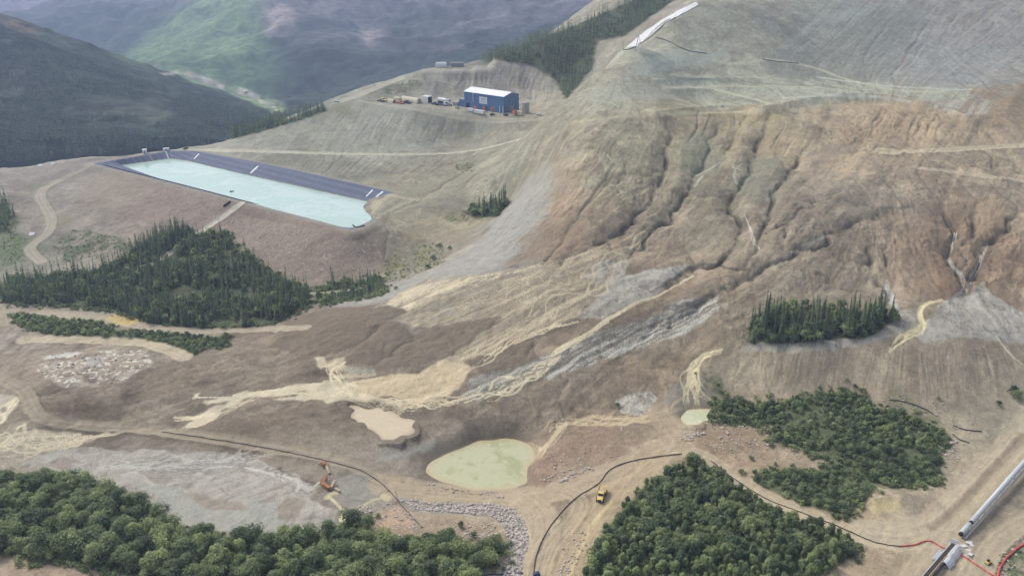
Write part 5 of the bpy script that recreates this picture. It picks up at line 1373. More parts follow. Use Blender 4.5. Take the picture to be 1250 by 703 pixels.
def boulders(px, n, smin, smax, label, group, seed):
    global bn
    r = random.Random(seed)
    for p in spots(px, n, 400 + seed):
        s_ = r.uniform(smin, smax); loc = (p[0], p[1], p[2] + s_ * .2)
        if bn < 4: o = bproto[bn]
        else: o = bproto[bn % 4].copy(); COL.objects.link(o)
        bn += 1; o.location = loc; o.scale = (s_, s_ * r.uniform(.7, 1.2), s_ * .8); o.rotation_euler = (0, 0, r.random() * 6); o['label'] = label; o['category'] = 'boulder'; o['group'] = group
boulders([(650,586),(700,572),(725,572),(690,588)], 14, 1.2, 2.2, 'pale boulder on the reddish bank below the green pool', 'boulders by the green pool', 1)
boulders([(838,532),(852,524),(862,530),(842,540)], 12, 1.1, 2.0, 'white boulder in the heap beside the pale round pool', 'boulders by the pale pool', 2)
boulders([(870,515),(940,520),(940,545),(880,540)], 16, 1.0, 2.0, 'pale boulder on the brown rubble bank left of the thicket', 'boulders on the rubble bank', 3)
boulders([(436,618),(455,614),(465,630),(440,628)], 10, .9, 1.7, 'white boulder on the stony ground beside the small yellow pool', 'boulders by the yellow pool', 4)
boulders([(1145,545),(1168,538),(1166,556),(1150,558)], 12, 1.1, 2.2, 'white boulder in the heap right of the thicket', 'boulders right of the thicket', 5)
boulders([(60,440),(100,436),(170,434),(140,462),(80,466)], 22, 1.2, 2.6, 'white boulder in the debris patch below the left shrub strip', 'boulders of the debris patch', 6)

# ------------------------------------------------------------------ blue works building on the pad
PZ = 72.0
fl = plane_hit(567, 131, PZ); fr = plane_hit(615, 138.4, PZ)
rz = bearing(fl, fr); LEN = float(np.hypot(*(fr - fl)[:2])); DEP = 26.0; EV = 17.5; RG = 3.2
bld = empty('works_building', fl, rz, 'large blue metal building with a white roof on the gravel pad', 'building')
MB().prism([(0, -1), (0, EV), (0, EV)], 0, 0) if False else None
wl = MB(); wl.add([(0,0,-1),(LEN,0,-1),(LEN,DEP,-1),(0,DEP,-1),(0,0,EV),(LEN,0,EV),(LEN,DEP,EV),(0,DEP,EV),(0,DEP/2,EV+RG),(LEN,DEP/2,EV+RG)],
                  [(0,1,5,4),(1,2,6,9,5),(2,3,7,6),(3,0,4,8,7),(3,2,1,0)])
wall_o = wl.obj('wall', M['blue_sheet'], bld)
rf = MB()
for y0, y1, z0, z1 in ((-.8, DEP / 2, EV + .05, EV + RG + .3), (DEP + .8, DEP / 2, EV + .05, EV + RG + .3)):
    rf.add([(-.6, y0, z0), (LEN + .6, y0, z0), (LEN + .6, y1, z1), (-.6, y1, z1), (-.6, y0, z0 + .4), (LEN + .6, y0, z0 + .4), (LEN + .6, y1, z1 + .4), (-.6, y1, z1 + .4)], [(0,1,2,3),(7,6,5,4),(0,4,5,1),(1,5,6,2),(2,6,7,3),(3,7,4,0)])
rf.obj('roof', M['white_sheet'], bld)
sg = MB().box((LEN * .49, -.15, 10.6), (11.5, .25, 7.6)).obj('sign', M['sign'], bld)
tx = MB()
for k, (zz, w0) in enumerate([(12.6, 5.0), (11.3, 7.4), (9.6, 8.6), (8.4, 8.2)]):
    n = 3 if k < 2 else 7
    for i in range(n): tx.box((LEN * .49 - w0 / 2 + w0 * (i + .5) / n, -.29, zz), (w0 / n * .62, .03, .75 if k < 2 else .45))
tx.obj('lettering', M['signtext'], sg)
for i, (x, w_, h) in enumerate([(LEN * .09, 5, 5.5), (LEN * .74, 4.5, 5)]):
    MB().box((x, -.1, h / 2), (w_, .3, h)).obj('door', M['grey'] if i else M['dark'], bld)
MB().box((LEN + .1, DEP * .5, 3.2), (.3, 7, 6.4)).obj('door', M['grey'], bld)
for x in (LEN * .235, LEN * .90, LEN * .985):
    hgt = EV if x < LEN * .5 else 7.5
    MB().tube([(x, -.35, hgt), (x, -.35, hgt - (10 if x < LEN * .5 else 7.5))], .38, 8).obj('flue_pipe', M['white'], bld)
an = MB().box((-4.2, 5, 3.6), (8.2, 9, 9)).obj('annex', M['blue_sheet'], bld)
MB().box((-4.2, 5, 8.25), (8.8, 9.6, .3)).obj('roof', M['grey'], an)

def tank(u, v, r, h, label):
    p = at(u, v); t = empty('storage_tank', p, 0, label, 'tank')
    MB().tube([(0,0,-.5),(0,0,h)], r, 24).obj('shell', M['concrete'], t, smooth=False)
    MB().tube([(0,0,h),(0,0,h+.5),(0,0,h+1.0)], [r * 1.02, r * .9, .4], 24).obj('roof', M['grey'], t)
    ld = MB()
    for s_ in (-.35, .35): ld.tube([(s_, -r - .25, 0), (s_, -r - .25, h + 1)], .06, 4)
    for k in range(int(h / .8)): ld.box((0, -r - .25, .6 + k * .8), (.7, .08, .08))
    ld.obj('ladder', M['grey'], t); return t
tank(641.5, 138.5, 4.2, 11.5, 'pale grey upright tank at the right end of the blue building')

def container(u, v, rz_, L, W_, Ht, mat, label, name='shipping_container', cat='container', end=None):
    p = at(u, v); t = empty(name, p, rz_, label, cat)
    MB().box((0, 0, Ht / 2 + .15), (L, W_, Ht), 0).obj('body', mat, t, bevel=.06)
    MB().box((L / 2 + .06, 0, Ht / 2 + .15), (.12, W_ * .9, Ht * .9)).obj('door', end or mat, t)
    for sx in (-.5, .5): MB().box((sx * L * .96, 0, .1), (.3, W_ * 1.02, .3)).obj('corner_post', M['grey'], t)
    return t
BR = rz
container(584, 138.5, BR, 17, 3.2, 3.6, M['white'], 'long low white trailer in front of the blue building', 'office_trailer', 'trailer')
container(574.5, 136, BR, 8, 3, 3.2, M['white'], 'short white container at the left of the long trailer before the blue building')
container(633, 140.5, BR, 10, 3.4, 4.2, M['offwhite'], 'pale container by the right corner of the blue building')
container(521.3, 125.5, BR, 10, 7, 7.5, M['white'], 'white boxy container standing alone left of the blue building', 'container_office', 'container', M['dark'])
container(485.5, 125.5, BR, 9, 5, 6, M['offwhite'], 'cream box container at the left end of the pad', 'storage_container', 'container')
container(557, 129, BR, 6.5, 4, 4, M['grey'], 'grey container beside the annex of the blue building')
container(558, 81.5, .2, 17, 6, 5, M['grey'], 'long grey container on the ridge top above the pad')
container(552, 80.5, .2, 6, 5, 5.5, M['navy'], 'dark container next to the white dome on the ridge top')
def bin_(u, v, label, s_=2.7):
    p = at(u, v); t = empty('orange_hopper', p, BR, label, 'hopper')
    MB().box((0, 0, s_ * .95), (s_, s_, s_ * 1.1)).obj('body', M['redorange'], t, bevel=.1)
    MB().box((0, 0, s_ * 1.56), (s_ * .9, s_ * .9, .2)).obj('lid', M['orange'], t)
    for a in (-1, 1):
        for b in (-1, 1): MB().box((a * s_ * .42, b * s_ * .42, s_ * .2), (.3, .3, s_ * .42)).obj('leg', M['grey'], t)
bin_(580.5, 134, 'red orange hopper behind the long white trailer'); bin_(590.8, 135.5, 'red orange hopper at the right end of the long white trailer'); bin_(601, 136.5, 'orange hopper near the right front corner of the blue building'); bin_(628.5, 141, 'red orange hopper beside the pale container right of the building', 3.6)

def pickup(u, v, rz_, mat, label, s_=1.0, cat='pickup truck', name='pickup_truck'):
    p = at(u, v); t = empty(name, p, rz_, label, cat); t.scale = (s_, s_, s_)
    b = MB(); b.prism([(-2.7,.5),(2.7,.5),(2.75,1.05),(1.1,1.15),(1.0,1.1),(-2.7,1.1)], -.95, .95).obj('body', mat, t, bevel=.05)
    c = MB().prism([(-.9,1.1),(1.15,1.12),(.55,1.85),(-.7,1.85)], -.85, .85).obj('cab', mat, t, bevel=.04)
    MB().prism([(.68,1.2),(1.12,1.18),(.62,1.76)], -.80, .80).obj('windscreen', M['glass'], c)
    for a in (-1.7, 1.75):
        for y in (-.9, .9): MB().tube([(a, y - .14, .42), (a, y + .14, .42)], .42, 14).obj('wheel', M['dark'], t)
    return t
def box_truck(u, v, rz_, mat, label, s_=1.0, round_=False):
    p = at(u, v); t = empty('tank_truck' if round_ else 'flatbed_truck', p, rz_, label, 'truck'); t.scale = (s_, s_, s_)
    MB().box((-.5, 0, .85), (9, 2.3, .35)).obj('chassis', M['dark'], t)
    c = MB().prism([(3.0,.9),(5.0,.9),(5.0,2.0),(4.6,3.1),(3.0,3.1)], -1.2, 1.2).obj('cab', M['white'], t, bevel=.06)
    MB().prism([(4.72,2.05),(5.02,2.05),(4.68,2.95)], -1.05, 1.05).obj('windscreen', M['glass'], c)
    if round_: MB().tube([(-4.8, 0, 2.3), (-4.6, 0, 2.3), (2.4, 0, 2.3), (2.6, 0, 2.3)], [.9, 1.3, 1.3, .9], 18).obj('tank', mat, t, smooth=False)
    else: MB().box((-1.2, 0, 1.3), (7.4, 2.4, .5)).obj('flatbed', mat, t, bevel=.04)
    for a in (-3.6, -2.5, 3.6):
        for y in (-1.05, 1.05): MB().tube([(a, y - .2, .52), (a, y + .2, .52)], .52, 14).obj('wheel', M['dark'], t)
    return t
box_truck(542, 126.5, BR + .1, M['white'], 'white tank truck parked among dark vehicles left of the building', 1.75, True)
box_truck(538, 129, BR + .3, M['navy'], 'dark blue flatbed truck in front of the white tank truck', 1.5)
pickup(531, 128, BR, M['navy'], 'dark pickup truck left of the white tank truck', 1.7); pickup(547.5, 129.5, BR + 1.2, M['grey'], 'grey pickup truck right of the dark blue flatbed', 1.6)
pickup(497, 126.5, BR, M['navy'], 'dark blue pickup truck in front of the cream tents', 2.0); pickup(489, 126.8, BR, M['redorange'], 'reddish pickup truck next to the blue one before the cream tents', 1.7)
pickup(467.5, 123.5, BR, M['yellow'], 'yellow service truck at the far left end of the pad', 2.0); pickup(464, 123.8, BR + .4, M['grey'], 'grey pickup truck beside the yellow service truck', 1.5)
pickup(411, 124.5, BR, M['white'], 'white pickup truck alone at the edge of the left ridge', 1.4); pickup(658.5, 141, BR + .2, M['white'], 'white pickup truck at the right end of the pad', 1.3)
pickup(558.5, 132.5, BR, M['grey'], 'pale grey pickup truck below the annex', 1.1); pickup(617.5, 141.2, BR, M['navy'], 'dark pickup truck at the front corner of the blue building', 1.2)
pickup(216, 181.5, .3, M['teal'], 'teal truck on the far bank of the pond', 1.3); pickup(226.5, 181.8, .9, M['brown'], 'brown truck on the far bank of the pond', 1.15)
pickup(601, 140.6, BR + .5, M['dark'], 'black pickup truck just right of the long white trailer', 1.1)

def tent(u, v, rz_, L, W_, Ht, mat, label):
    p = at(u, v); t = empty('fabric_shelter', p, rz_, label, 'shelter')
    prof = [(math.cos(a) * W_ / 2, math.sin(a) * Ht) for a in np.linspace(0, math.pi, 11)]
    MB().add([(-L / 2, q[0], q[1]) for q in prof] + [(L / 2, q[0], q[1]) for q in prof], [(i, i + 1, 12 + i, 11 + i) for i in range(10)] + [tuple(range(11)), tuple(range(21, 10, -1))]).obj('cover', mat, t)
    MB().box((L / 2 + .05, 0, Ht * .35), (.1, W_ * .4, Ht * .7)).obj('door', M['grey'], t)
    for x in np.linspace(-L / 2, L / 2, 4): MB().tube([(x, q[0] * 1.01, q[1] * 1.02) for q in prof], .12, 5, False).obj('rib', M['white'], t)
tent(502, 125, BR, 27, 9, 6.0, M['offwhite'], 'long cream fabric shelter at the left end of the pad'); tent(478, 125.5, BR, 9, 6, 4.2, M['offwhite'], 'small cream fabric shelter left of the cream box container')
tent(538.5, 82.5, .15, 13, 9, 6.5, M['tarp'], 'white domed shelter on the ridge top above the pad')

# things round the pond
def hut(u, v, rz_, s_, label):
    p = at(u, v); t = empty('pump_hut', p, rz_, label, 'hut')
    MB().box((0, 0, s_[2] / 2), s_).obj('wall', M['white'], t); MB().box((0, 0, s_[2] + .15), (s_[0] * 1.1, s_[1] * 1.1, .3)).obj('roof', M['white_sheet'], t)
    MB().box((0, -s_[1] / 2 - .04, s_[2] * .4), (s_[0] * .3, .08, s_[2] * .75)).obj('door', M['grey'], t)
hut(177, 187.5, .3, (4, 4, 4.2), 'small white hut at the far left corner of the pond'); hut(194, 184.6, .3, (9, 3, 2.2), 'low white hut on the far bank of the pond'); hut(203, 183.8, .3, (6, 3, 2.2), 'short low white hut nearest the teal truck')
near = densify([(118,201),(170,214),(230,229),(300,247),(370,265),(428,280)], 15, False)
sb0 = None
for i, (u, v) in enumerate(near):
    p = at(u + RN.normal(0, 1.5), v + .6)
    if sb0 is None: sb0 = MB().box((0,0,.35), (1.7,1.1,.8), 0, .8).obj('sandbag', M['tarp'], None, 'white bulk bag on the near crest of the turquoise pond', 'bulk bag', 'white bags along the near crest of the pond', bevel=.2); o = sb0
    else: o = sb0.copy(); COL.objects.link(o)
    o.location = p; o.rotation_euler = (0, 0, RN.random() * 3)
rft = empty('pump_raft', plane_hit(283, 234, ZW), .8, 'small dark pump raft floating on the turquoise pond', 'raft')
MB().box((0,0,.15), (4,2,.5)).obj('deck', M['dark'], rft, bevel=.1); MB().tube([(-.8,0,.4),(-.8,0,1.3)], .5, 10).obj('pump', M['grey'], rft)
# pale strips laid down the liner
def sheet_on_ground(name, px, lift, mat, label, cat, group=None, wrinkle=.0, thick=.12, nseg=10):
    """a real sheet with thickness lying on the ground between two edges given along it"""
    A = G.hit(densify(px[0], 4, False)); B = G.hit(densify(px[1], 4, False))
    t = np.linspace(0, 1, 40); ia = np.stack([np.interp(t, np.linspace(0, 1, len(A)), A[:, k]) for k in range(3)], 1); ib = np.stack([np.interp(t, np.linspace(0, 1, len(B)), B[:, k]) for k in range(3)], 1)
    V = []
    for top in (1, 0):
        for i in range(40):
            for k in range(nseg + 1):
                q = ia[i] + (ib[i] - ia[i]) * k / nseg; z = gz(q[0], q[1])
                V.append((q[0], q[1], z + lift + (wrinkle * (float(vnoise(np.array([i * .9]), np.array([k * .9]), 3)[0])) + thick if top else -.1)))
    n = nseg + 1; F_ = []
    for i in range(39):
        for k in range(nseg):
            a = i * n + k; F_ += [(a, a + 1, a + n + 1, a + n), (40 * n + a, 40 * n + a + n, 40 * n + a + n + 1, 40 * n + a + 1)]
    for i in range(39):
        for k in (0, nseg):
            a = i * n + k; F_.append((a, a + n, 40 * n + a + n, 40 * n + a))
    for k in range(nseg):
        for i in (0, 39):
            a = i * n + k; F_.append((a, a + 1, 40 * n + a + 1, 40 * n + a))
    return MB().add(V, F_).obj(name, mat, None, label, cat, group)
for (u0, v0, u1, v1, w_, lb, mt) in [(182,190,187,197,2.2,'tan strip down the left end of the pond liner','tan'), (202,184.5,205.5,193,2.6,'pale strip beside the tan one on the pond liner','galv'), (243,188,237,194,2.2,'pale strip on the liner at the far corner of the pond','galv'), (315,203,306,211.5,3,'white strip halfway along the far pond liner','galv'),
                           (455,232,447,240,2.6,'grey strip near the right end of the pond liner','galv'), (467,234,459,241,3.4,'pale wide strip at the right end of the pond liner','galv')]:
    sheet_on_ground('liner_strip', ([(u0 - w_ * .32, v0), (u1 - w_ * .32, v1)], [(u0 + w_ * .32, v0), (u1 + w_ * .32, v1)]), .05, M[mt], lb, 'liner strip', None, 0, .1, 3)
# white sheet on the edge of the heap
sheet_on_ground('white_cover_sheet', ([(764,59),(780,45),(808,25),(830,13),(848,4)], [(771,60),(788,48),(814,28),(836,16),(853,7)]), .1, M['tarp'], 'long white sheet laid along the upper edge of the heap', 'cover sheet', None, .9, .3, 8)
for (u, v, w_, h_, lb) in [(50,202,7,2.5,'white tarpaulin on the bare pad left of the pond'), (65,200.5,7,2.5,'white tarpaulin nearest the pond on the bare left pad'), (39,286,8,4,'white tarpaulin beside the winding gravel road')]:
    sheet_on_ground('tarpaulin', ([(u - w_ / 2, v + h_ / 2), (u + w_ * .3, v + h_ * .4)], [(u - w_ * .3, v - h_ / 2), (u + w_ / 2, v - h_ * .4)]), .05, M['tarp'], lb, 'tarpaulin', None, .4, .15, 4)

# ------------------------------------------------------------------ hoses and pipes
def hose(name, px, r, mat, label, cat='hose', wander=.25, seed=0):
    p = G.hit(densify(smooth_line(px, 2), 2.5, False)); s = np.arange(len(p)) * .35
    p[:, 0] += wander * (vnoise(s, s * 0 + seed, 1) * 2 - 1); p[:, 1] += wander * (vnoise(s, s * 0 + seed, 2) * 2 - 1)
    z = G.z(p[:, 0], p[:, 1]); z = np.maximum(np.maximum(z, np.convolve(np.pad(z, 2, 'edge'), [.2] * 5, 'valid')), np.maximum(G.z(p[:, 0] + .6, p[:, 1]), G.z(p[:, 0], p[:, 1] + .6)))
    return MB().tube([(a, b, c + r * .8) for a, b, c in zip(p[:, 0], p[:, 1], z)], r, 7).obj(name, mat, None, label, cat, None, True)
hose('drain_pipe', [(198,527),(281,539),(360,553.5),(420,567.5),(447,577),(470,592),(490,617),(515,644)], .19, M['black_pipe'], 'black pipe along the lower edge of the haul road to the bottom grove', 'pipe', .3, 1)
hose('drain_pipe', [(832,554),(805,557),(774,562),(756,567),(742,575),(735,586),(728,593),(702,607),(681,630),(668,648),(657,668),(650,703),(649,740)], .23, M['black_pipe'], 'thick black pipe curving down past the yellow haul truck', 'pipe', .2, 2)
hose('drain_pipe', [(868,563),(886,577),(915,598),(944,613),(975,624),(1001,634),(1030,645),(1052,656),(1075,664),(1099,667)], .21, M['black_pipe'], 'black pipe along the road behind the triangular grove', 'pipe', .3, 3)
hose('red_hose', [(1099,667),(1117,666),(1131,659),(1140,662),(1149,668),(1163,673),(1178,680),(1200,695),(1217,705)], .30, M['red_pipe'], 'red hose crossing under the conveyor gallery', 'hose', .3, 4)
hose('red_hose', [(1262,660),(1250,664),(1236,674),(1224,686),(1218,700),(1218,716)], .42, M['red_pipe'], 'red hose curving along the stony bank in the bottom right corner', 'hose', .3, 5)
hose('drain_pipe', [(1085,488),(1105,491),(1122,497),(1140,506)], .22, M['black_pipe'], 'thin black pipe on the bank above the thicket', 'pipe', .3, 6)
hose('drain_pipe', [(1163,520),(1180,526),(1198,527)], .24, M['black_pipe'], 'thin black pipe on the upper bank right of the thicket', 'pipe', .3, 7)
hose('drain_pipe', [(1162,530),(1172,538),(1184,541)], .24, M['black_pipe'], 'short black pipe just below the other one right of the thicket', 'pipe', .3, 8)
hose('drain_pipe', [(760,61),(768,62),(790,50),(806,36),(812,28)], .35, M['black_pipe'], 'black pipe along the lower edge of the long white sheet', 'pipe', .3, 9)
hose('drain_pipe', [(800,46),(815,50),(835,62),(862,66)], .3, M['black_pipe'], 'thin black pipe on the heap top below the white sheet', 'pipe', .4, 10)
hose('drain_pipe', [(930,73),(950,76),(975,78)], .3, M['black_pipe'], 'short black pipe high on the heap top', 'pipe', .4, 11)
hose('crest_pipe', [(127,202),(170,213),(230,228),(300,246.5),(370,264.5),(428,279.5),(445,276)], .5, M['dark'], 'dark pipe along the near crest of the turquoise pond', 'pipe', .05, 12)
hose('culvert_pipe', [(273,253),(281,247)], .8, M['dark'], 'short dark pipe at the head of the ramp on the dam', 'pipe', 0, 13)
hose('drain_pipe', [(638,700),(600,701),(560,705)], .3, M['navy'], 'dark blue pipe across the mouth of the riprap channel', 'pipe', .3, 14)
pump = empty('pump_unit', at(655, 702), .4, 'dark pump unit at the foot of the thick black pipe', 'pump')
MB().box((0,0,.9), (2.6,1.6,1.3)).obj('body', M['navy'], pump, bevel=.1); MB().box((0,0,.15), (3.2,1.9,.25)).obj('skid', M['grey'], pump); MB().tube([(.6,0,1.5),(.6,0,2.1)], .12, 8).obj('exhaust', M['dark'], pump)

# ------------------------------------------------------------------ yellow haul truck
p = at(734, 607); q = at(716, 638); hd = bearing(p, q)
trk = empty('haul_truck', p, hd + .15, 'yellow articulated haul truck driving down the gravel track beside the triangular grove', 'haul truck')
K = 1.12
MB().box((-.6,0,1.15), (8.2,1.5,.6)).obj('chassis', M['dark'], trk)
hood = MB().prism([(2.2,1.2),(4.6,1.2),(4.7,2.0),(2.2,2.5)], -1.25, 1.25).obj('hood', M['yellow'], trk, bevel=.08)
MB().box((4.68,0,1.65), (.12,1.7,.6)).obj('grille', M['dark'], hood)
cab_ = MB().prism([(.4,1.3),(2.2,1.3),(2.5,2.5),(2.1,3.6),(.5,3.6)], -1.2, 1.2).obj('cab', M['yellow'], trk, bevel=.07)
MB().prism([(2.5,2.55),(2.62,2.55),(2.24,3.45),(2.12,3.45)], -1.05, 1.05).obj('windscreen', M['glass'], cab_)
for y in (-1.22, 1.22): MB().box((1.3, y, 2.9), (1.3, .06, .9)).obj('side_window', M['glass'], cab_)
bed = MB(); pts_ = [(-4.9,2.9),(-3.6,1.6),(-.3,1.6),(.2,3.1)]
bed.add([(x, y, z) for y in (-1.6, 1.6) for x, z in pts_] + [(-5.2,-1.75,3.3),(.25,-1.75,3.35),(-5.2,1.75,3.3),(.25,1.75,3.35)], [(0,1,5,4),(1,2,6,5),(2,3,7,6),(0,8,9,3,2,1),(4,5,6,7,11,10)])
bed_o = bed.obj('dump_bed', M['yellow'], trk); md = bed_o.modifiers.new('thick', 'SOLIDIFY'); md.thickness = .14
MB().add([(-4.6,-1.4,2.7),(0,-1.5,2.9),(0,1.5,2.9),(-4.6,1.4,2.7),(-2.6,0,3.3)], [(0,1,4),(1,2,4),(2,3,4),(3,0,4)]).obj('load', M['tan'], bed_o)
for a in (-3.9, -2.1, 3.1):
    for y in (-1.35, 1.35):
        wo = MB().tube([(a, y - .36, .95), (a, y - .3, .95), (a, y + .3, .95), (a, y + .36, .95)], [.8, .95, .95, .8], 18).obj('wheel', M['dark'], trk)
        MB().tube([(a, y - .4, .95), (a, y + .4, .95)], .42, 12).obj('rim', M['yellow'], wo)
for y in (-.9, .9): MB().box((4.76, y, 1.3), (.08, .4, .25)).obj('headlight', M['white'], trk)
trk.scale = (K, K, K)

# ------------------------------------------------------------------ wrecked orange conveyors in the slurry
def truss(px, zs, label, w_=1.6, hgt=1.5, mat='orange', name='wrecked_conveyor', deck=True, legs=True):
    P = [at(u, v) for u, v in px]; P = [Vector((q[0], q[1], q[2] + z)) for q, z in zip(P, zs)]; t = empty(name, (P[0].x, P[0].y, P[0].z), 0, label, 'conveyor'); o0 = P[0]
    fm = MB(); bt = MB()
    for a, b in zip(P[:-1], P[1:]):
        a = a - o0; b = b - o0; d = (b - a); L = d.length; d = d / L; s_ = d.cross(Vector((0,0,1))).normalized() * w_ / 2; up = Vector((0,0,1)) * hgt
        for e_ in (s_, -s_):
            fm.tube([a + e_, b + e_], .16, 5); fm.tube([a + e_ + up, b + e_ + up], .16, 5)
            n = max(2, int(L / 1.8))
            for k in range(n):
                fm.tube([a + d * L * k / n + e_, a + d * L * (k + 1) / n + e_ + up], .10, 4); fm.tube([a + d * L * k / n + e_, a + d * L * k / n + e_ + up], .10, 4)
        if deck: bt.add([a + s_ + up * 1.05, b + s_ + up * 1.05, b - s_ + up * 1.05, a - s_ + up * 1.05, a + s_ + up * .95, b + s_ + up * .95, b - s_ + up * .95, a - s_ + up * .95], [(0,1,2,3),(7,6,5,4),(0,4,5,1),(1,5,6,2),(2,6,7,3),(3,7,4,0)])
    fm.obj('truss', M[mat], t)
    if deck: bt.obj('belt', M[mat if mat != 'galv' else 'belt'], t)
    if legs:
        for k, a in enumerate(P):
            if zs[k] > .4: 
                for e_ in (-.8, .8): MB().tube([(a.x - o0.x + e_, a.y - o0.y, 0), (a.x - o0.x + e_, a.y - o0.y, -zs[k])], .14, 6).obj('leg', M[mat], t)
    return t
truss([(398,586),(393.5,592.5),(403,599)], [1.6,.6,.4], 'bent orange conveyor half buried in the grey slurry', 1.8, 1.5)
truss([(403,599),(406.5,594),(409,590.5)], [.2,.8,1.4], 'grey metal conveyor arm at the end of the bent orange one', 1.0, .9, 'tan')
truss([(392,567.5),(398,569.5)], [.5,.5], 'short orange conveyor section on the bank above the bent one', 1.8, 1.4)
truss([(398,569.5),(400.5,575),(402,579)], [.4,.4,.2], 'thin grey conveyor arm hanging below the short orange section', .8, .8, 'tan')
truss([(409,597),(415,601)], [.3,.3], 'small pale metal frame at the mouth of the yellow stream', .9, .7, 'tan')

# ------------------------------------------------------------------ conveyor gallery at the lower right
A0 = at(1171.5, 656.5); A1 = at(1330, 476)
dirv = (A1 - A0)[:2]; dirv = dirv / np.hypot(*dirv); gl_rz = math.atan2(dirv[1], dirv[0]); GL = float(np.hypot(*(A1 - A0)[:2]))
gal = empty('conveyor_gallery', A0, gl_rz, 'long white tube covered conveyor gallery crossing the bare ground', 'conveyor')
zt = (A1[2] - A0[2]) / GL
def gx_(x, y, z): return (x, y, z + zt * x)
def cover(x0, x1, name='cover', mat='galv', r=1.2):
    return MB().tube([gx_(x0, 0, 1.9), gx_(x1, 0, 1.9)], r, 16).obj(name, M[mat], gal, smooth=True)
cover(1.0, 9.5); cover(11.5, GL)
for x0, x1 in ((.0, 1.0), (9.5, 11.5)): cover(x0, x1, 'end_ring', 'dark', .95)
fr_ = MB(); fr_.tube([gx_(0, -2.5, 1.0), gx_(GL, -2.5, 1.0)], .16, 5); fr_.box((GL / 2, -1.95, .85 + zt * GL / 2), (GL, .8, .12), 0, 1, -math.atan(zt)); fr_.tube([gx_(0, -2.5, 2.0), gx_(GL, -2.5, 2.0)], .08, 5)
for k in range(int(GL / 3)): fr_.tube([gx_(k * 3, -2.5, 1.0), gx_(k * 3, -2.5, 2.0)], .07, 4)
fr_.obj('walkway', M['grey'], gal)
for k in range(int(GL / 7)):
    for y in (-1, 1): MB().tube([gx_(3 + k * 7, y * .9, 1.2), gx_(3 + k * 7, y * 1.3, -.6)], .14, 5).obj('leg', M['grey'], gal)
B0 = at(1163, 668); B1 = at(1112, 728); bd = (B1 - B0)[:2]; BL = float(np.hypot(*bd)); brz = math.atan2(bd[1], bd[0])
dk = empty('loading_conveyor', B0, brz, 'open belt conveyor with dark belt and white tarpaulin at the foot of the gallery', 'conveyor')
MB().box((BL / 2, 0, 2.0), (BL, 1.5, .16)).obj('belt', M['belt'], dk)
for y in (-1.0, 1.0): MB().box((BL / 2, y, 1.95), (BL, .3, .45)).obj('side_rail', M['tan'] if y > 0 else M['galv'], dk)
MB().box((BL / 2 + 5, 2.3, 1.7), (BL - 9, 1.2, .14)).obj('walkway', M['dark'], dk)
for k in range(6):
    for y in (-1, 1): MB().tube([(2 + k * BL / 6, y, 1.9), (2 + k * BL / 6, y * 1.2, -.5)], .13, 5).obj('leg', M['grey'], dk)
tv = []; TN = 14
prof_t = [(1.1, 2.6), (1.5, 3.3), (2.6, 3.0), (3.6, 2.0), (4.2, .6), (4.4, .05)]
for i in range(TN + 1):
    for k, (y, z) in enumerate(prof_t):
        wv_ = .35 * math.sin(i * 1.1 + k * .7) * (k > 0); tv.append((.5 + i * 1.15, y + wv_ * .5 + (.5 if i > 8 else 0), z * (.95 + .06 * math.sin(i * .8)) + wv_ * .3))
tp_ = MB().add(tv, [(i * 6 + k, i * 6 + k + 1, i * 6 + k + 7, i * 6 + k + 6) for i in range(TN) for k in range(5)]).obj('tarpaulin', M['tarp'], dk)
md = tp_.modifiers.new('thick', 'SOLIDIFY'); md.thickness = .08
MB().box((-.3, 0, 3.0), (.25, 3.6, 2.4)).obj('head_frame', M['tarp'], dk)
MB().box((-.45, .2, 2.7), (.2, 2.2, 1.5)).obj('opening', M['dark'], dk)
sd_ = empty('grey_roof_panel', at(1144.5, 678.5), brz, 'long grey corrugated panel lying beside the loading conveyor', 'metal panel')
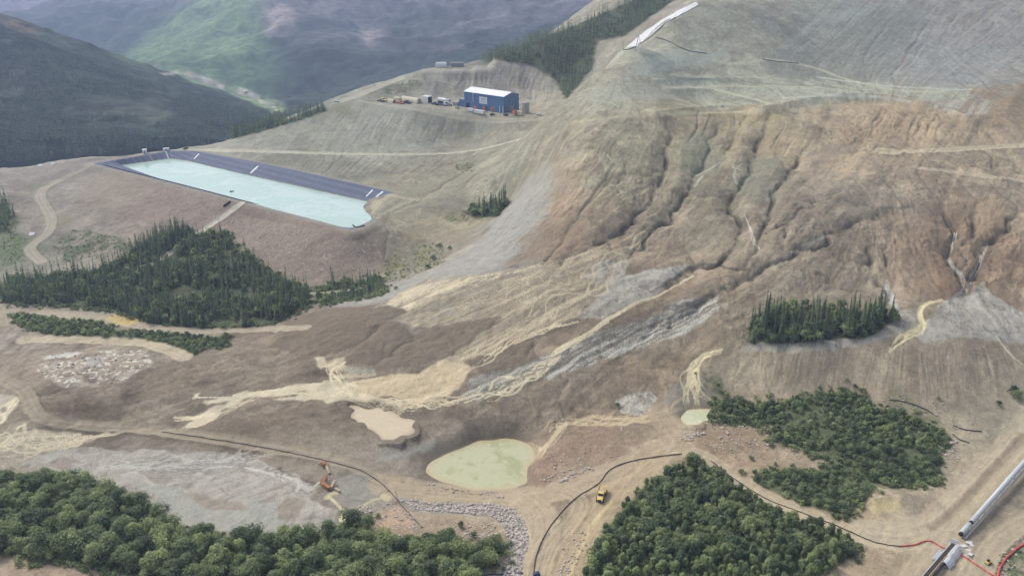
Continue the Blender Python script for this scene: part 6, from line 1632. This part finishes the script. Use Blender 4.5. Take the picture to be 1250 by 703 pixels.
MB().box((0, 0, .8), (8.6, 2.0, .12)).obj('sheet', M['galv'], sd_)
for k in range(9): MB().box((-4 + k, 0, .88), (.12, 2.0, .08)).obj('rib', M['grey'], sd_)
for x in (-3, 3): MB().box((x, 0, .35), (.25, 1.8, .8)).obj('bearer', M['grey'], sd_)
for i, (u, v, a, s_, lb) in enumerate([(1176, 666.5, .3, 3.0, 'white panel lying beside the head of the loading conveyor'), (1183, 662, .9, 3.2, 'white panel nearest the covered gallery'), (1186, 665.5, 1.4, 2.2, 'small white panel at the right of the nearest panel'),
                               (1182, 672, .2, 2.2, 'white panel tilted on the pile below the others'), (1184.5, 676.5, .7, 2.4, 'lowest white panel near the red hose'), (1177.5, 677.5, 1.1, 1.8, 'small white panel beside the white tarpaulin')]):
    p = at(u, v); o = MB().box((0, 0, .25), (s_, s_ * .75, .12)).obj('white_sheeting', M['tarp'], None, lb, 'sheeting', 'white panels by the conveyor', bevel=.03)
    o.location = p; o.rotation_euler = (.12 * (i % 3 - 1), .1, a)
ex = empty('small_loader', at(1206, 688), .6, 'small yellow loader on the stony bank beside the red hose', 'loader')
MB().prism([(-1.4,.5),(1.2,.5),(1.2,1.2),(-.2,1.3),(-1.4,1.5)], -.7, .7).obj('body', M['yellow'], ex, bevel=.06); MB().prism([(-.5,1.3),(.4,1.3),(.3,2.2),(-.4,2.2)], -.6, .6).obj('cab', M['glass'], ex)
MB().prism([(1.5,.2),(2.3,.2),(2.3,.3),(1.7,.9),(1.5,.9)], -.9, .9).obj('bucket', M['yellow'], ex)
for a in (-.9, .8):
    for y in (-.75, .75): MB().tube([(a, y - .15, .4), (a, y + .15, .4)], .42, 12).obj('wheel', M['dark'], ex)
per = None
fh = H.hit([(300, 113)])[0]
vb = empty('valley_building', fh, .4, 'tiny white roofed building beside the river in the far valley', 'building')
MB().box((0,0,3), (13,7,5)).obj('wall', M['white'], vb); MB().prism([(-4,5),(4,5),(0,7)], -7, 7).obj('roof', M['white_sheet'], vb).rotation_euler = (0, 0, math.pi / 2)
